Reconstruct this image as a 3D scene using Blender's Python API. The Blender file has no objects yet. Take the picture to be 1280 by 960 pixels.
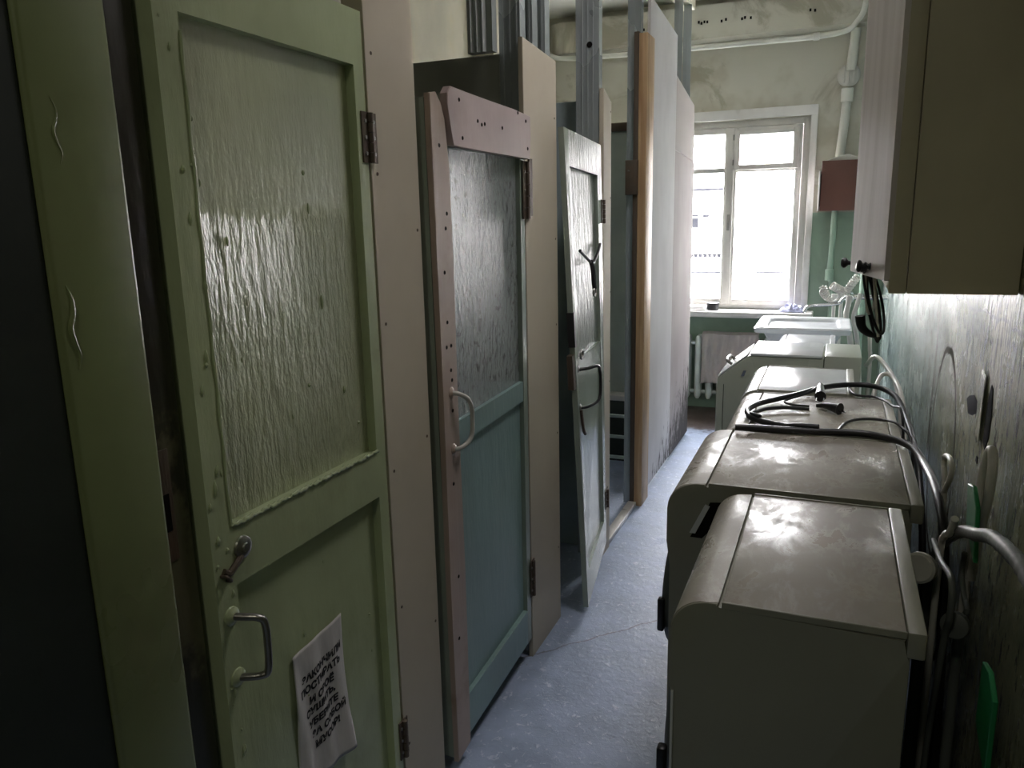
import bpy, bmesh, math, random
from mathutils import Vector, Matrix, noise
random.seed(7)
S = bpy.context.scene
COL = S.collection

# ------------------------------------------------------------------ camera
cam = bpy.data.cameras.new('camera'); co = bpy.data.objects.new('camera', cam); COL.objects.link(co)
right = Vector((0.92343699, 0.38313992, -0.02163145)); down = Vector((0.06045733, -0.20091484, -0.97774135))
fwd = Vector((-0.37895782, 0.90157475, -0.20869581))
m = Matrix((right, -down, -fwd)).transposed().to_4x4(); m.translation = Vector((0, 0, 1.52))
co.matrix_world = m
cam.sensor_width = 36; cam.lens = 964.78/1280*36; cam.clip_start = 0.02; cam.clip_end = 200
S.camera = co
S.view_settings.view_transform = 'Standard'; S.view_settings.look = 'None'
S.view_settings.exposure = 0.85; S.view_settings.gamma = 1; S.view_settings.use_curve_mapping = False
S.cycles.max_bounces = 14; S.cycles.diffuse_bounces = 8; S.cycles.glossy_bounces = 5
S.cycles.transparent_max_bounces = 10; S.cycles.sample_clamp_indirect = 12
S.cycles.caustics_reflective = False; S.cycles.caustics_refractive = False

# ------------------------------------------------------------------ world and lights
W = bpy.data.worlds.new('world'); S.world = W; W.use_nodes = True
bgn = W.node_tree.nodes['Background']; bgn.inputs[0].default_value = (0.97, 0.95, 1.0, 1); bgn.inputs[1].default_value = 30.0
def portal(name, loc, rot, sx, sy):
    l = bpy.data.lights.new(name, 'AREA'); l.shape = 'RECTANGLE'; l.size = sx; l.size_y = sy
    l.cycles.is_portal = True
    o = bpy.data.objects.new(name, l); COL.objects.link(o); o.location = loc; o.rotation_euler = rot
WINX0, WINX1, WINZ0, WINZ1 = -1.36, -0.23, 0.83, 2.2
portal('window_portal', ((WINX0+WINX1)/2, 6.33, (WINZ0+WINZ1)/2), (-math.pi/2, 0, 0), WINX1-WINX0, WINZ1-WINZ0)
def fill_light(name, loc, size, power, col, rot=(0, 0, 0)):
    l = bpy.data.lights.new(name, 'AREA'); l.shape = 'DISK'; l.size = size; l.energy = power; l.color = col
    o = bpy.data.objects.new(name, l); COL.objects.link(o); o.location = loc; o.rotation_euler = rot
    return o
fill_light('entrance_fill', (-0.3, -0.7, 2.85), 0.3, 4.0, (1.0, 0.97, 0.80))  # added fill behind the camera, no real fixture
fill_light('corridor_fill', (-0.05, 2.3, 3.03), 0.5, 8.0, (1.0, 0.95, 0.97))  # unseen fill added to brighten the doors and machine tops
fill_light('stall_fill', (-1.75, 3.4, 2.95), 0.3, 1.0, (1.0, 0.97, 0.86))  # added fill over the stalls, stands for no known lamp

# ------------------------------------------------------------------ materials
class NT:
    def __init__(s, name):
        s.m = bpy.data.materials.new(name); s.m.use_nodes = True; s.t = s.m.node_tree
        s.b = s.t.nodes['Principled BSDF']; s.tc = s.t.nodes.new('ShaderNodeTexCoord')
    def link(s, a, b): s.t.links.new(a, b)
    def coords(s, scale=(1, 1, 1), loc=(0, 0, 0)):
        n = s.t.nodes.new('ShaderNodeMapping'); s.link(s.tc.outputs['Object'], n.inputs[0])
        n.inputs['Scale'].default_value = scale; n.inputs['Location'].default_value = loc
        return n.outputs[0]
    def noise(s, scale, stretch=(1, 1, 1), detail=4, rough=0.55, loc=(0, 0, 0), dist=0):
        n = s.t.nodes.new('ShaderNodeTexNoise'); s.link(s.coords(stretch, loc), n.inputs['Vector'])
        n.inputs['Scale'].default_value = scale; n.inputs['Detail'].default_value = detail
        n.inputs['Roughness'].default_value = rough; n.inputs['Distortion'].default_value = dist
        return n.outputs['Fac']
    def ramp(s, v, a, b, lo=0.0, hi=1.0):
        n = s.t.nodes.new('ShaderNodeMapRange'); s.link(v, n.inputs[0])
        n.inputs[1].default_value = a; n.inputs[2].default_value = b; n.inputs[3].default_value = lo; n.inputs[4].default_value = hi
        n.interpolation_type = 'SMOOTHSTEP'
        return n.outputs[0]
    def math(s, op, a, b=None, c=None):
        n = s.t.nodes.new('ShaderNodeMath'); n.operation = op
        for i, v in enumerate((a, b, c)):
            if v is None: continue
            if isinstance(v, (int, float)): n.inputs[i].default_value = v
            else: s.link(v, n.inputs[i])
        return n.outputs[0]
    def mix(s, f, a, b):
        n = s.t.nodes.new('ShaderNodeMix'); n.data_type = 'RGBA'
        if isinstance(f, (int, float)): n.inputs[0].default_value = f
        else: s.link(f, n.inputs[0])
        for i, v in ((6, a), (7, b)):
            if isinstance(v, tuple): n.inputs[i].default_value = (*v, 1)
            else: s.link(v, n.inputs[i])
        return n.outputs[2]
    def xyz(s):
        n = s.t.nodes.new('ShaderNodeSeparateXYZ'); g = s.t.nodes.new('ShaderNodeNewGeometry')
        s.link(g.outputs['Position'], n.inputs[0]); return n.outputs
    def color(s, v):
        if isinstance(v, tuple): s.b.inputs['Base Color'].default_value = (*v, 1)
        else: s.link(v, s.b.inputs['Base Color'])
    def rough(s, v):
        if isinstance(v, (int, float)): s.b.inputs['Roughness'].default_value = v
        else: s.link(v, s.b.inputs['Roughness'])
    def bump(s, h, strength=0.3, dist=0.01):
        n = s.t.nodes.new('ShaderNodeBump'); s.link(h, n.inputs['Height'])
        n.inputs['Strength'].default_value = strength; n.inputs['Distance'].default_value = dist
        s.link(n.outputs[0], s.b.inputs['Normal'])
def paint(name, col, rough=0.35, drip=0.3, dscale=22, dirt=None, dirt_amt=0.5, fine=0.03, metallic=0, var=0.15, dstretch=0.22, dirt_scale=3.0, lo=0.5, hi=0.72, spec=0.5, coat=0.0, bd=0.01, zone=None):
    n = NT(name)
    a = n.noise(dscale, (1, 1, dstretch), 5, 0.6)
    if zone:   # thick wrinkled coat only below this height, smoother coat above
        zz = n.math('ADD', n.xyz()[2], n.math('MULTIPLY', n.noise(18, (1, 1, 1), 2), 0.03))
        a = n.math('MULTIPLY', a, n.ramp(zz, zone, zone+0.03, 1.0, 0.22))
    f = n.noise(140, (1, 1, 0.6), 2)
    big = n.noise(2.2, (1, 1, 0.7), 4)
    c2 = tuple(max(0, c*(1-var)) for c in col); c3 = tuple(min(1, c*(1+var)) for c in col)
    c = n.mix(n.ramp(big, 0.3, 0.7), c2, c3)
    if dirt:
        c = n.mix(n.ramp(n.noise(dirt_scale, (1, 1, 0.8), 7, 0.65, (3, 1, 7)), lo, hi, 0, dirt_amt), c, dirt)
    n.color(c)
    n.rough(n.ramp(big, 0.2, 0.8, max(0.03, rough*0.8), min(1, rough*1.25)))
    n.b.inputs['Metallic'].default_value = metallic; n.b.inputs['Specular IOR Level'].default_value = spec
    n.bump(n.math('ADD', n.math('MULTIPLY', a, 1.0), n.math('MULTIPLY', f, fine)), drip, bd)
    if coat: n.link(n.b.inputs['Normal'].links[0].from_socket, n.b.inputs['Coat Normal'])
    n.b.inputs['Coat Weight'].default_value = coat; n.b.inputs['Coat Roughness'].default_value = rough
    return n.m
M = {}
M['door_green'] = paint('old_green_gloss_paint', (0.42, 0.48, 0.29), 0.2, 0.2, 30, (0.13, 0.12, 0.07), 0.25)
M['door_green_rough'] = paint('wrinkled_green_gloss_paint', (0.44, 0.48, 0.31), 0.12, 0.55, 50, (0.30, 0.30, 0.20), 0.2, dstretch=0.26, spec=0.9, coat=1.0, bd=0.016, zone=1.54)
M['panel_silver'] = paint('wrinkled_grey_blue_gloss_paint', (0.26, 0.29, 0.29), 0.12, 0.9, 60, (0.05, 0.05, 0.04), 0.85, dstretch=0.34, dirt_scale=42, lo=0.56, hi=0.64, spec=0.8, coat=0.8, bd=0.014)
M['panel_blue'] = paint('blue_green_door_paint', (0.23, 0.34, 0.33), 0.35, 0.2, 30, (0.30, 0.36, 0.33), 0.4)
M['door3'] = paint('pale_green_door_paint', (0.29, 0.34, 0.29), 0.22, 0.2, 30, (0.2, 0.18, 0.13), 0.4)
M['door3_gloss'] = paint('wrinkled_pale_green_paint', (0.16, 0.19, 0.16), 0.34, 1.0, 60, (0.2, 0.2, 0.16), 0.3, dstretch=0.2, spec=0.4, coat=0.0, bd=0.013)
M['batten'] = paint('pinkish_beige_painted_wood', (0.42, 0.33, 0.28), 0.4, 0.25, 14, (0.22, 0.13, 0.08), 0.6, dstretch=0.1)
M['batten_board'] = paint('pinkish_grey_painted_board', (0.44, 0.36, 0.35), 0.5, 0.15, 10, (0.25, 0.16, 0.12), 0.35)
M['plaster_cream'] = paint('cream_plasterboard', (0.50, 0.445, 0.35), 0.6, 0.06, 8, (0.38, 0.34, 0.24), 0.4, var=0.06)
M['plaster_white'] = paint('white_plasterboard', (0.62, 0.60, 0.58), 0.5, 0.06, 8, (0.45, 0.40, 0.36), 0.4, var=0.05)
M['plaster_pink'] = paint('pinkish_plasterboard', (0.37, 0.33, 0.31), 0.85, 0.06, 8, (0.4, 0.33, 0.3), 0.3, var=0.06)
M['divider_dark'] = paint('dark_grey_divider_board', (0.30, 0.31, 0.27), 0.5, 0.1, 12)
M['divider_blue'] = paint('blue_grey_divider_board', (0.33, 0.40, 0.42), 0.4, 0.1, 12, (0.2, 0.22, 0.2), 0.4)
M['divider_pale'] = paint('pale_green_divider_board', (0.44, 0.50, 0.46), 0.35, 0.08, 8, (0.3, 0.34, 0.31), 0.4)
M['zinc'] = paint('galvanised_steel', (0.42, 0.46, 0.47), 0.25, 0.05, 20, None, 0, metallic=0.4, var=0.12)
M['steel'] = paint('worn_steel', (0.33, 0.32, 0.30), 0.35, 0.2, 40, (0.12, 0.08, 0.05), 0.6, metallic=0.9)
M['chrome'] = paint('chrome', (0.75, 0.76, 0.78), 0.12, 0.02, 20, None, 0, metallic=1)
M['rust'] = paint('rusty_iron', (0.10, 0.075, 0.055), 0.55, 0.3, 60, (0.20, 0.09, 0.04), 0.5, metallic=0.3)
M['black'] = paint('black_rubber', (0.012, 0.012, 0.013), 0.38, 0.05, 30, var=0.1)
M['black_hole'] = paint('dark_hole', (0.01, 0.009, 0.008), 0.9, 0.02, 30, spec=0.05)
M['enamel'] = paint('white_appliance_enamel', (0.45, 0.44, 0.38), 0.30, 0.03, 8, (0.40, 0.36, 0.27), 0.5, fine=0.05, var=0.06)
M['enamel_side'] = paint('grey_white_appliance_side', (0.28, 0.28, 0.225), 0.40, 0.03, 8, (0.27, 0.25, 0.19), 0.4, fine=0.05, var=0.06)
M['enamel_white'] = paint('cool_white_appliance_enamel', (0.68, 0.70, 0.72), 0.22, 0.03, 8, (0.5, 0.5, 0.48), 0.3, fine=0.05, var=0.05)
M['enamel_green'] = paint('greenish_white_appliance_enamel', (0.40, 0.43, 0.36), 0.3, 0.03, 8, (0.33, 0.34, 0.27), 0.5, fine=0.05, var=0.05)
M['grey_plastic'] = paint('grey_plastic', (0.10, 0.11, 0.10), 0.55, 0.03, 20)
M['white_plastic'] = paint('aged_white_plastic', (0.55, 0.54, 0.50), 0.35, 0.03, 20, (0.35, 0.33, 0.28), 0.4)
M['green_plastic'] = paint('green_plastic', (0.01, 0.20, 0.06), 0.35, 0.1, 20)
M['cabinet_side'] = paint('olive_brown_cabinet_side', (0.55, 0.50, 0.35), 0.55, 0.03, 10, (0.48, 0.44, 0.31), 0.4)
M['wood_timber'] = None
M['pipe_white'] = paint('white_painted_pipe', (0.60, 0.60, 0.55), 0.4, 0.15, 20, (0.4, 0.38, 0.30), 0.4)
M['pipe_green'] = paint('green_painted_pipe', (0.33, 0.46, 0.36), 0.35, 0.12, 20, (0.45, 0.52, 0.45), 0.4)
M['brown_box'] = paint('red_brown_painted_metal', (0.13, 0.052, 0.037), 0.5, 0.06, 12, (0.09, 0.042, 0.032), 0.5)
M['radiator'] = paint('white_radiator_paint', (0.55, 0.60, 0.57), 0.35, 0.1, 20, (0.4, 0.38, 0.3), 0.4)
M['cloth'] = paint('greyish_pink_cloth', (0.42, 0.37, 0.35), 0.9, 0.5, 60, (0.30, 0.30, 0.29), 0.7, dstretch=0.6)
M['cloth_blue'] = paint('lavender_blue_cloth', (0.42, 0.43, 0.62), 0.9, 0.4, 60, (0.65, 0.66, 0.75), 0.7)
M['window_paint'] = paint('old_white_window_paint', (0.60, 0.58, 0.55), 0.4, 0.15, 30, (0.40, 0.35, 0.30), 0.5)
M['sill'] = paint('white_sill_paint', (0.70, 0.68, 0.66), 0.3, 0.08, 20, (0.5, 0.46, 0.4), 0.4)
M['ceiling'] = paint('white_ceiling', (0.72, 0.71, 0.66), 0.8, 0.05, 10, (0.6, 0.57, 0.48), 0.4)
M['stall_wall'] = paint('cream_stall_wall', (0.40, 0.385, 0.30), 0.6, 0.06, 8, (0.48, 0.43, 0.26), 0.5)
M['frame_dark'] = paint('dark_green_door_frame_paint', (0.17, 0.20, 0.09), 0.3, 0.08, 9, (0.16, 0.15, 0.08), 0.5)
M['frame_rebate'] = paint('brownish_green_frame_paint', (0.13, 0.12, 0.065), 0.4, 0.2, 16, (0.02, 0.018, 0.012), 0.9, lo=0.48, hi=0.52, dirt_scale=1.6)
M['shade_black'] = paint('near_black_shade_colour', (0.009, 0.014, 0.009), 0.6, 0.1, 12)  # near-black base colour with the shade painted in
M['facade'] = paint('pale_rendered_facade', (0.62, 0.60, 0.57), 0.9, 0.1, 4, (0.5, 0.48, 0.45), 0.5)
M['facade_dark'] = paint('dark_facade_detail', (0.010, 0.010, 0.012), 0.9, 0.1, 4, spec=0.0)
M['ink'] = paint('black_print', (0.015, 0.015, 0.018), 0.8, 0.0, 4)

def mk_wood():
    n = NT('golden_timber'); g = n.noise(30, (1, 1, 0.04), 6, 0.6, dist=1.2)
    n.color(n.mix(n.ramp(g, 0.3, 0.7), (0.36, 0.21, 0.10), (0.55, 0.38, 0.21))); n.rough(0.5); n.bump(g, 0.15); return n.m
M['wood_timber'] = mk_wood()
def mk_doorwood():
    n = NT('whitewashed_wood'); g = n.noise(9, (1, 1, 0.10), 6, 0.6, dist=2.0)
    n.color(n.mix(n.ramp(g, 0.35, 0.7), (0.80, 0.74, 0.72), (0.66, 0.60, 0.57))); n.rough(0.35); n.bump(g, 0.1); return n.m
M['whitewood'] = mk_doorwood()
def mk_dustytop():
    n = NT('dusty_appliance_top')
    st = n.noise(13, (1, 0.5, 1), 7, 0.7, dist=0.35); big = n.noise(2.5, (1, 1, 1), 3)
    xs = n.tc.outputs['Object']
    c = n.mix(n.ramp(st, 0.45, 0.62), (0.22, 0.20, 0.165), (0.36, 0.33, 0.29))
    c = n.mix(n.ramp(big, 0.4, 0.62, 0, 0.6), c, (0.31, 0.30, 0.235))
    n.color(c); n.rough(n.ramp(st, 0.45, 0.60, 0.55, 0.24)); n.bump(st, 0.10); return n.m
M['dusty'] = mk_dustytop()
def mk_floor():
    n = NT('worn_blue_grey_painted_floor')
    sp = n.noise(38, (1, 1, 1), 6, 0.7, dist=0.6); mid = n.noise(6, (1, 1, 1), 6, 0.65); fine = n.noise(120, (1, 1, 1), 2)
    c = n.mix(n.ramp(mid, 0.35, 0.65), (0.255, 0.315, 0.43), (0.33, 0.40, 0.55))
    c = n.mix(n.ramp(sp, 0.57, 0.66, 0, 0.8), c, (0.60, 0.65, 0.74))
    c = n.mix(n.ramp(sp, 0.28, 0.36, 0.7, 0), c, (0.20, 0.20, 0.24))
    x, y, z = n.xyz()
    # bare brown floor near the radiator and worn dirt along the stalls
    e = n.math('ADD', y, n.math('MULTIPLY', mid, 0.9))
    c = n.mix(n.ramp(e, 5.85, 6.0), c, (0.075, 0.055, 0.05))
    # long hairline crack across the aisle
    l = n.math('ABSOLUTE', n.math('ADD', n.math('SUBTRACT', y, n.math('MULTIPLY', x, 1.08)), n.math('ADD', n.math('MULTIPLY', mid, 0.10), -3.35)))
    c = n.mix(n.ramp(l, 0.003, 0.007, 0.75, 0), c, (0.14, 0.13, 0.14))
    n.color(c); n.rough(n.ramp(mid, 0.3, 0.7, 0.36, 0.55)); n.bump(n.math('ADD', n.math('MULTIPLY', mid, 0.6), n.math('MULTIPLY', sp, 0.5)), 0.35); return n.m
M['floor'] = mk_floor()
def mk_farwall():
    n = NT('far_wall_plaster_over_green_paint')
    x, y, z = n.xyz(); big = n.noise(1.8, (1, 1, 1), 7, 0.62, dist=0.8); b2 = n.noise(1.1, (1, 1, 1), 5, 0.6, (5, 2, 1)); v = n.noise(20, (1, 1, 0.3), 4)
    up = n.mix(n.ramp(big, 0.5, 0.60, 0, 0.7), (0.56, 0.545, 0.47), (0.31, 0.285, 0.21))
    up = n.mix(n.ramp(b2, 0.52, 0.62, 0, 0.45), up, (0.34, 0.30, 0.21))
    gr = n.mix(n.ramp(big, 0.35, 0.65), (0.20, 0.285, 0.21), (0.27, 0.36, 0.28))
    c = n.mix(n.ramp(z, 1.515, 1.525), gr, up)
    n.color(c); n.rough(n.ramp(z, 1.51, 1.53, 0.35, 0.8)); n.bump(n.math('ADD', big, n.math('MULTIPLY', v, 0.4)), 0.25); return n.m
M['far_wall'] = mk_farwall()
def mk_rightwall():
    n = NT('peeling_blue_green_gloss_wall')
    x, y, z = n.xyz()
    drip = n.noise(28, (1, 1, 0.18), 6, 0.65); mid = n.noise(3.5, (1, 1, 1), 6, 0.6); sp = n.noise(55, (1, 1, 0.35), 4, 0.7, (2, 7, 3))
    base = n.mix(n.ramp(mid, 0.35, 0.65), (0.34, 0.42, 0.40), (0.42, 0.50, 0.47))
    # yellow-green tone over the nearer half of the wall
    yy = n.math('ADD', y, n.math('MULTIPLY', mid, 1.6))
    near_tone = n.mix(n.ramp(mid, 0.4, 0.6), (0.30, 0.32, 0.19), (0.42, 0.42, 0.27))
    c = n.mix(n.ramp(yy, 3.0, 3.9), near_tone, base)
    c = n.mix(n.ramp(n.math('ADD', sp, n.ramp(z, 1.0, 1.36, 0, 0.06)), 0.565, 0.61, 0, 0.85), c, (0.06, 0.05, 0.04))
    wob = n.math('MULTIPLY', n.math('SUBTRACT', n.noise(9, (1, 1, 1), 5), 0.5), 0.10)
    def ell(cy, cz, a, b, wgt=1.0):
        dy = n.math('DIVIDE', n.math('SUBTRACT', n.math('ADD', y, n.math('MULTIPLY', wob, wgt)), cy), a)
        dz = n.math('DIVIDE', n.math('SUBTRACT', n.math('ADD', z, n.math('MULTIPLY', wob, wgt)), cz), b)
        return n.math('SQRT', n.math('ADD', n.math('MULTIPLY', dy, dy), n.math('MULTIPLY', dz, dz)))
    # arch-shaped crack and long vertical cracks
    arch = n.math('ABSOLUTE', n.math('SUBTRACT', ell(2.53, 0.80, 0.26, 0.32, 0.35), 1.0))
    c = n.mix(n.ramp(arch, 0.02, 0.065, 0.9, 0), c, (0.05, 0.04, 0.03))
    crk = n.math('ABSOLUTE', n.math('ADD', n.math('SUBTRACT', y, 2.84), n.math('MULTIPLY', wob, 0.5)))
    c = n.mix(n.ramp(crk, 0.012, 0.030, 0.85, 0), c, (0.06, 0.05, 0.035))
    crk2 = n.math('ABSOLUTE', n.math('ADD', n.math('ADD', n.math('SUBTRACT', z, 1.33), n.math('MULTIPLY', y, 0.02)), n.math('MULTIPLY', wob, 0.6)))
    c = n.mix(n.ramp(crk2, 0.002, 0.007, 0.7, 0), c, (0.08, 0.07, 0.05))
    n.color(c)
    crack = n.ramp(arch, 0.02, 0.065, 0.9, 0)
    n.rough(n.math('MAXIMUM', n.ramp(mid, 0.3, 0.7, 0.16, 0.32), n.math('MULTIPLY', crack, 0.95)))
    n.link(n.math('MULTIPLY', n.math('SUBTRACT', 1.0, crack), 0.5), n.b.inputs['Specular IOR Level'])
    h = n.math('ADD', drip, n.math('MULTIPLY', sp, 0.5))
    n.bump(h, 0.8); return n.m
M['right_wall'] = mk_rightwall()
def mk_panel_moldy(c1=(0.55, 0.53, 0.53), c2=(0.63, 0.61, 0.61), nm='white_plasterboard_with_black_mould_at_foot'):
    n = NT(nm)
    x, y, z = n.xyz(); sp = n.noise(26, (1, 1, 0.35), 6, 0.75); big = n.noise(4, (1, 1, 0.5), 4)
    c = n.mix(n.ramp(big, 0.3, 0.7), c1, c2)
    # z falls off upward, grows toward the far end
    k = n.math('ADD', n.math('ADD', n.math('MULTIPLY', z, -1.5), n.math('MULTIPLY', n.math('SUBTRACT', y, 4.0), 0.62)), n.math('MULTIPLY', sp, 2.4))
    c = n.mix(n.ramp(k, 1.25, 1.65, 0, 0.85), c, (0.05, 0.045, 0.04))
    n.color(c); n.rough(0.85); n.b.inputs['Specular IOR Level'].default_value = 0.15; n.bump(sp, 0.08); return n.m
M['moldy'] = mk_panel_moldy(); M['moldy_pink'] = mk_panel_moldy((0.34, 0.30, 0.29), (0.40, 0.36, 0.35), 'pinkish_plasterboard_with_black_mould_at_foot')
def mk_glass():
    n = NT('window_glass'); t = n.t
    tr = t.nodes.new('ShaderNodeBsdfTransparent'); tr.inputs[0].default_value = (0.94, 0.95, 0.95, 1)
    gl = t.nodes.new('ShaderNodeBsdfGlossy'); gl.inputs['Roughness'].default_value = 0.02
    mx = t.nodes.new('ShaderNodeMixShader'); mx.inputs[0].default_value = 0.06
    n.link(tr.outputs[0], mx.inputs[1]); n.link(gl.outputs[0], mx.inputs[2])
    n.link(mx.outputs[0], t.nodes['Material Output'].inputs[0]); return n.m
M['glass'] = mk_glass()
def mk_paper():
    n = NT('creased_white_paper'); a = n.noise(30, (1, 1, 0.3), 3)
    n.color(n.mix(n.ramp(a, 0.3, 0.7), (0.50, 0.48, 0.47), (0.58, 0.56, 0.55))); n.rough(0.8); n.bump(a, 0.2); return n.m
M['paper'] = mk_paper()

# ------------------------------------------------------------------ mesh helpers (all in world coordinates)
def V(*a): return Vector(a)
def smooth_bm(bm, ang=40):
    for f in bm.faces: f.smooth = True
    for e in bm.edges:
        if len(e.link_faces) == 2 and e.calc_face_angle(0) > math.radians(ang): e.smooth = False
def wloc(p):
    l = Vector((0, 0, 0))
    while p is not None: l += p.location; p = p.parent
    return l
def obj(name, bm, mat, parent=None, smooth=True, origin=None):
    bmesh.ops.recalc_face_normals(bm, faces=bm.faces)
    if smooth: smooth_bm(bm)
    me = bpy.data.meshes.new(name)
    off = wloc(parent) if parent else Vector(origin or (0, 0, 0))
    bmesh.ops.translate(bm, verts=bm.verts, vec=-off)
    bm.to_mesh(me); bm.free()
    o = bpy.data.objects.new(name, me); COL.objects.link(o)
    for mm in (mat if isinstance(mat, (list, tuple)) else [mat]):
        me.materials.append(M[mm] if isinstance(mm, str) else mm)
    if parent: o.parent = parent
    elif origin: o.location = origin
    return o
def tag(o, label=None, cat=None, group=None, kind=None):
    if label: o['label'] = label
    if cat: o['category'] = cat
    if group: o['group'] = group
    if kind: o['kind'] = kind
    return o
def thing(name, label, cat, loc, group=None):
    o = bpy.data.objects.new(name, None); COL.objects.link(o); o.location = loc; o.empty_display_size = 0.05
    return tag(o, label, cat, group)
def struct(name, bm, mat, parent=None):
    o = obj(name, bm, mat, parent)
    if not parent: o['kind'] = 'structure'
    return o
def B(): return bmesh.new()
def box(bm, x0, x1, y0, y1, z0, z1, bev=0.0, seg=2):
    vs = [bm.verts.new((x, y, z)) for x in (x0, x1) for y in (y0, y1) for z in (z0, z1)]
    fs = [(0, 1, 3, 2), (4, 6, 7, 5), (0, 4, 5, 1), (2, 3, 7, 6), (0, 2, 6, 4), (1, 5, 7, 3)]
    F = [bm.faces.new([vs[i] for i in f]) for f in fs]
    if bev > 0:
        es = list({e for f in F for e in f.edges})
        bmesh.ops.bevel(bm, geom=es, offset=bev, segments=seg, affect='EDGES', profile=0.5)
    return bm
def prism(bm, pts, axis, a0, a1, bev=0.0, seg=2):
    """extrude polygon pts (2D) along axis 'x','y','z'"""
    def mk(p, a):
        return {'x': (a, p[0], p[1]), 'y': (p[0], a, p[1]), 'z': (p[0], p[1], a)}[axis]
    A = [bm.verts.new(mk(p, a0)) for p in pts]; Bv = [bm.verts.new(mk(p, a1)) for p in pts]
    n = len(pts); F = [bm.faces.new(A), bm.faces.new(Bv[::-1])]
    for i in range(n): F.append(bm.faces.new((A[i], Bv[i], Bv[(i+1) % n], A[(i+1) % n])))
    if bev > 0:
        es = list({e for f in F[:2] for e in f.edges})
        bmesh.ops.bevel(bm, geom=es, offset=bev, segments=seg, affect='EDGES', profile=0.5)
    return bm
def catmull(pts, n=8, closed=False):
    P = [Vector(p) for p in pts]
    if len(P) < 3: return P
    out = []; N = len(P); rng = N if closed else N-1
    for i in range(rng):
        p0 = P[(i-1) % N] if (closed or i > 0) else P[0]*2-P[1]
        p1 = P[i]; p2 = P[(i+1) % N]
        p3 = P[(i+2) % N] if (closed or i+2 < N) else P[-1]*2-P[-2]
        for k in range(n):
            t = k/n
            out.append(0.5*((2*p1)+(-p0+p2)*t+(2*p0-5*p1+4*p2-p3)*t*t+(-p0+3*p1-3*p2+p3)*t**3))
    if not closed: out.append(P[-1])
    return out
def tube(bm, pts, r, seg=10, closed=False, rf=None, flat=1.0):
    P = [Vector(p) for p in pts]; N = len(P); rings = []
    t = (P[1]-P[0]).normalized(); up = V(0, 0, 1) if abs(t.z) < 0.9 else V(0, 1, 0)
    u = t.cross(up).normalized()
    for i in range(N):
        if closed: t = (P[(i+1) % N]-P[i-1]).normalized()
        else: t = (P[min(i+1, N-1)]-P[max(i-1, 0)]).normalized()
        u = (u-t*u.dot(t)).normalized(); v = t.cross(u)
        rr = r*(rf(i/(N-1)) if rf else 1)
        rings.append([bm.verts.new(P[i]+(u*math.cos(2*math.pi*k/seg)+v*math.sin(2*math.pi*k/seg)*flat)*rr) for k in range(seg)])
    for i in range(N if closed else N-1):
        a, b = rings[i], rings[(i+1) % N]
        for k in range(seg): bm.faces.new((a[k], a[(k+1) % seg], b[(k+1) % seg], b[k]))
    if not closed: bm.faces.new(rings[0][::-1]); bm.faces.new(rings[-1])
    return bm
def cyl(bm, a, b, r, seg=20, r2=None):
    P = [Vector(a), Vector(b)]; return tube(bm, P, r, seg, rf=(lambda t: 1+(r2/r-1)*t) if r2 else None)
def lathe(bm, c, axis, prof, seg=24):
    """prof: list of (dist along axis, radius)"""
    ax = Vector(axis).normalized(); u = ax.cross(V(0, 0, 1) if abs(ax.z) < 0.9 else V(0, 1, 0)).normalized(); v = ax.cross(u); c = Vector(c)
    rings = [[bm.verts.new(c+ax*d+(u*math.cos(2*math.pi*k/seg)+v*math.sin(2*math.pi*k/seg))*max(r, 1e-4)) for k in range(seg)] for d, r in prof]
    for a, b in zip(rings, rings[1:]):
        for k in range(seg): bm.faces.new((a[k], a[(k+1) % seg], b[(k+1) % seg], b[k]))
    bm.faces.new(rings[0][::-1]); bm.faces.new(rings[-1]); return bm
def part(name, mat, parent, fn, *a, **k):
    bm = B(); fn(bm, *a, **k); return obj(name, bm, mat, parent)

# ------------------------------------------------------------------ room shell
XR, XL, YF, YB, ZC = 0.32, -2.30, 6.20, -1.4, 3.06
b = B(); box(b, XL-0.6, XR+0.1, YB-0.1, YF+0.25, -0.1, 0); struct('floor', b, 'floor')
b = B(); box(b, XL-0.6, XR+0.1, YB-0.1, YF+0.25, ZC, ZC+0.1); struct('ceiling', b, 'ceiling')
b = B(); box(b, XR, XR+0.12, YB, YF+0.25, 0, ZC); struct('wall_right', b, 'right_wall')
b = B()   # far wall with the window opening, reveal 0.25 deep
box(b, XL, WINX0, YF, YF+0.25, 0, ZC); box(b, WINX1, XR, YF, YF+0.25, 0, ZC)
box(b, WINX0, WINX1, YF, YF+0.25, 0, 0.80); box(b, WINX0, WINX1, YF, YF+0.25, WINZ1, ZC)
struct('wall_far', b, 'far_wall')
b = B(); box(b, XL-0.12, XL, YB, YF+0.25, 0, ZC); box(b, XL, XL+0.14, 4.95, 5.25, 0, ZC); struct('wall_left', b, 'stall_wall')
b = B(); box(b, XL, XR, YB-0.12, YB, 0, ZC); struct('wall_back', b, 'shade_black')
b = B()   # beam under the ceiling of the far wall, rounded at its left end
pts = [(XR, YF), (XR, YF-0.16), (-2.05, YF-0.16)]
pts += [(-2.05-0.14*math.sin(a), YF-0.16+0.14*(1-math.cos(a))) for a in [i*math.pi/16 for i in range(1, 9)]] + [(-2.19, YF)]
prism(b, pts, 'z', 2.76, 2.985)
struct('trim_1', b, 'far_wall')
b = B()
for x in (-1.18, -1.15, -1.02, -1.0, -0.98, -0.96, -0.86, -0.83, -0.72, -0.70, -0.66, -0.24, -0.27, -1.45, -1.42):
    z = 2.872+random.uniform(-0.008, 0.008); box(b, x-0.006, x+0.007, YF-0.165, YF-0.155, z-0.008, z+0.01)
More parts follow.
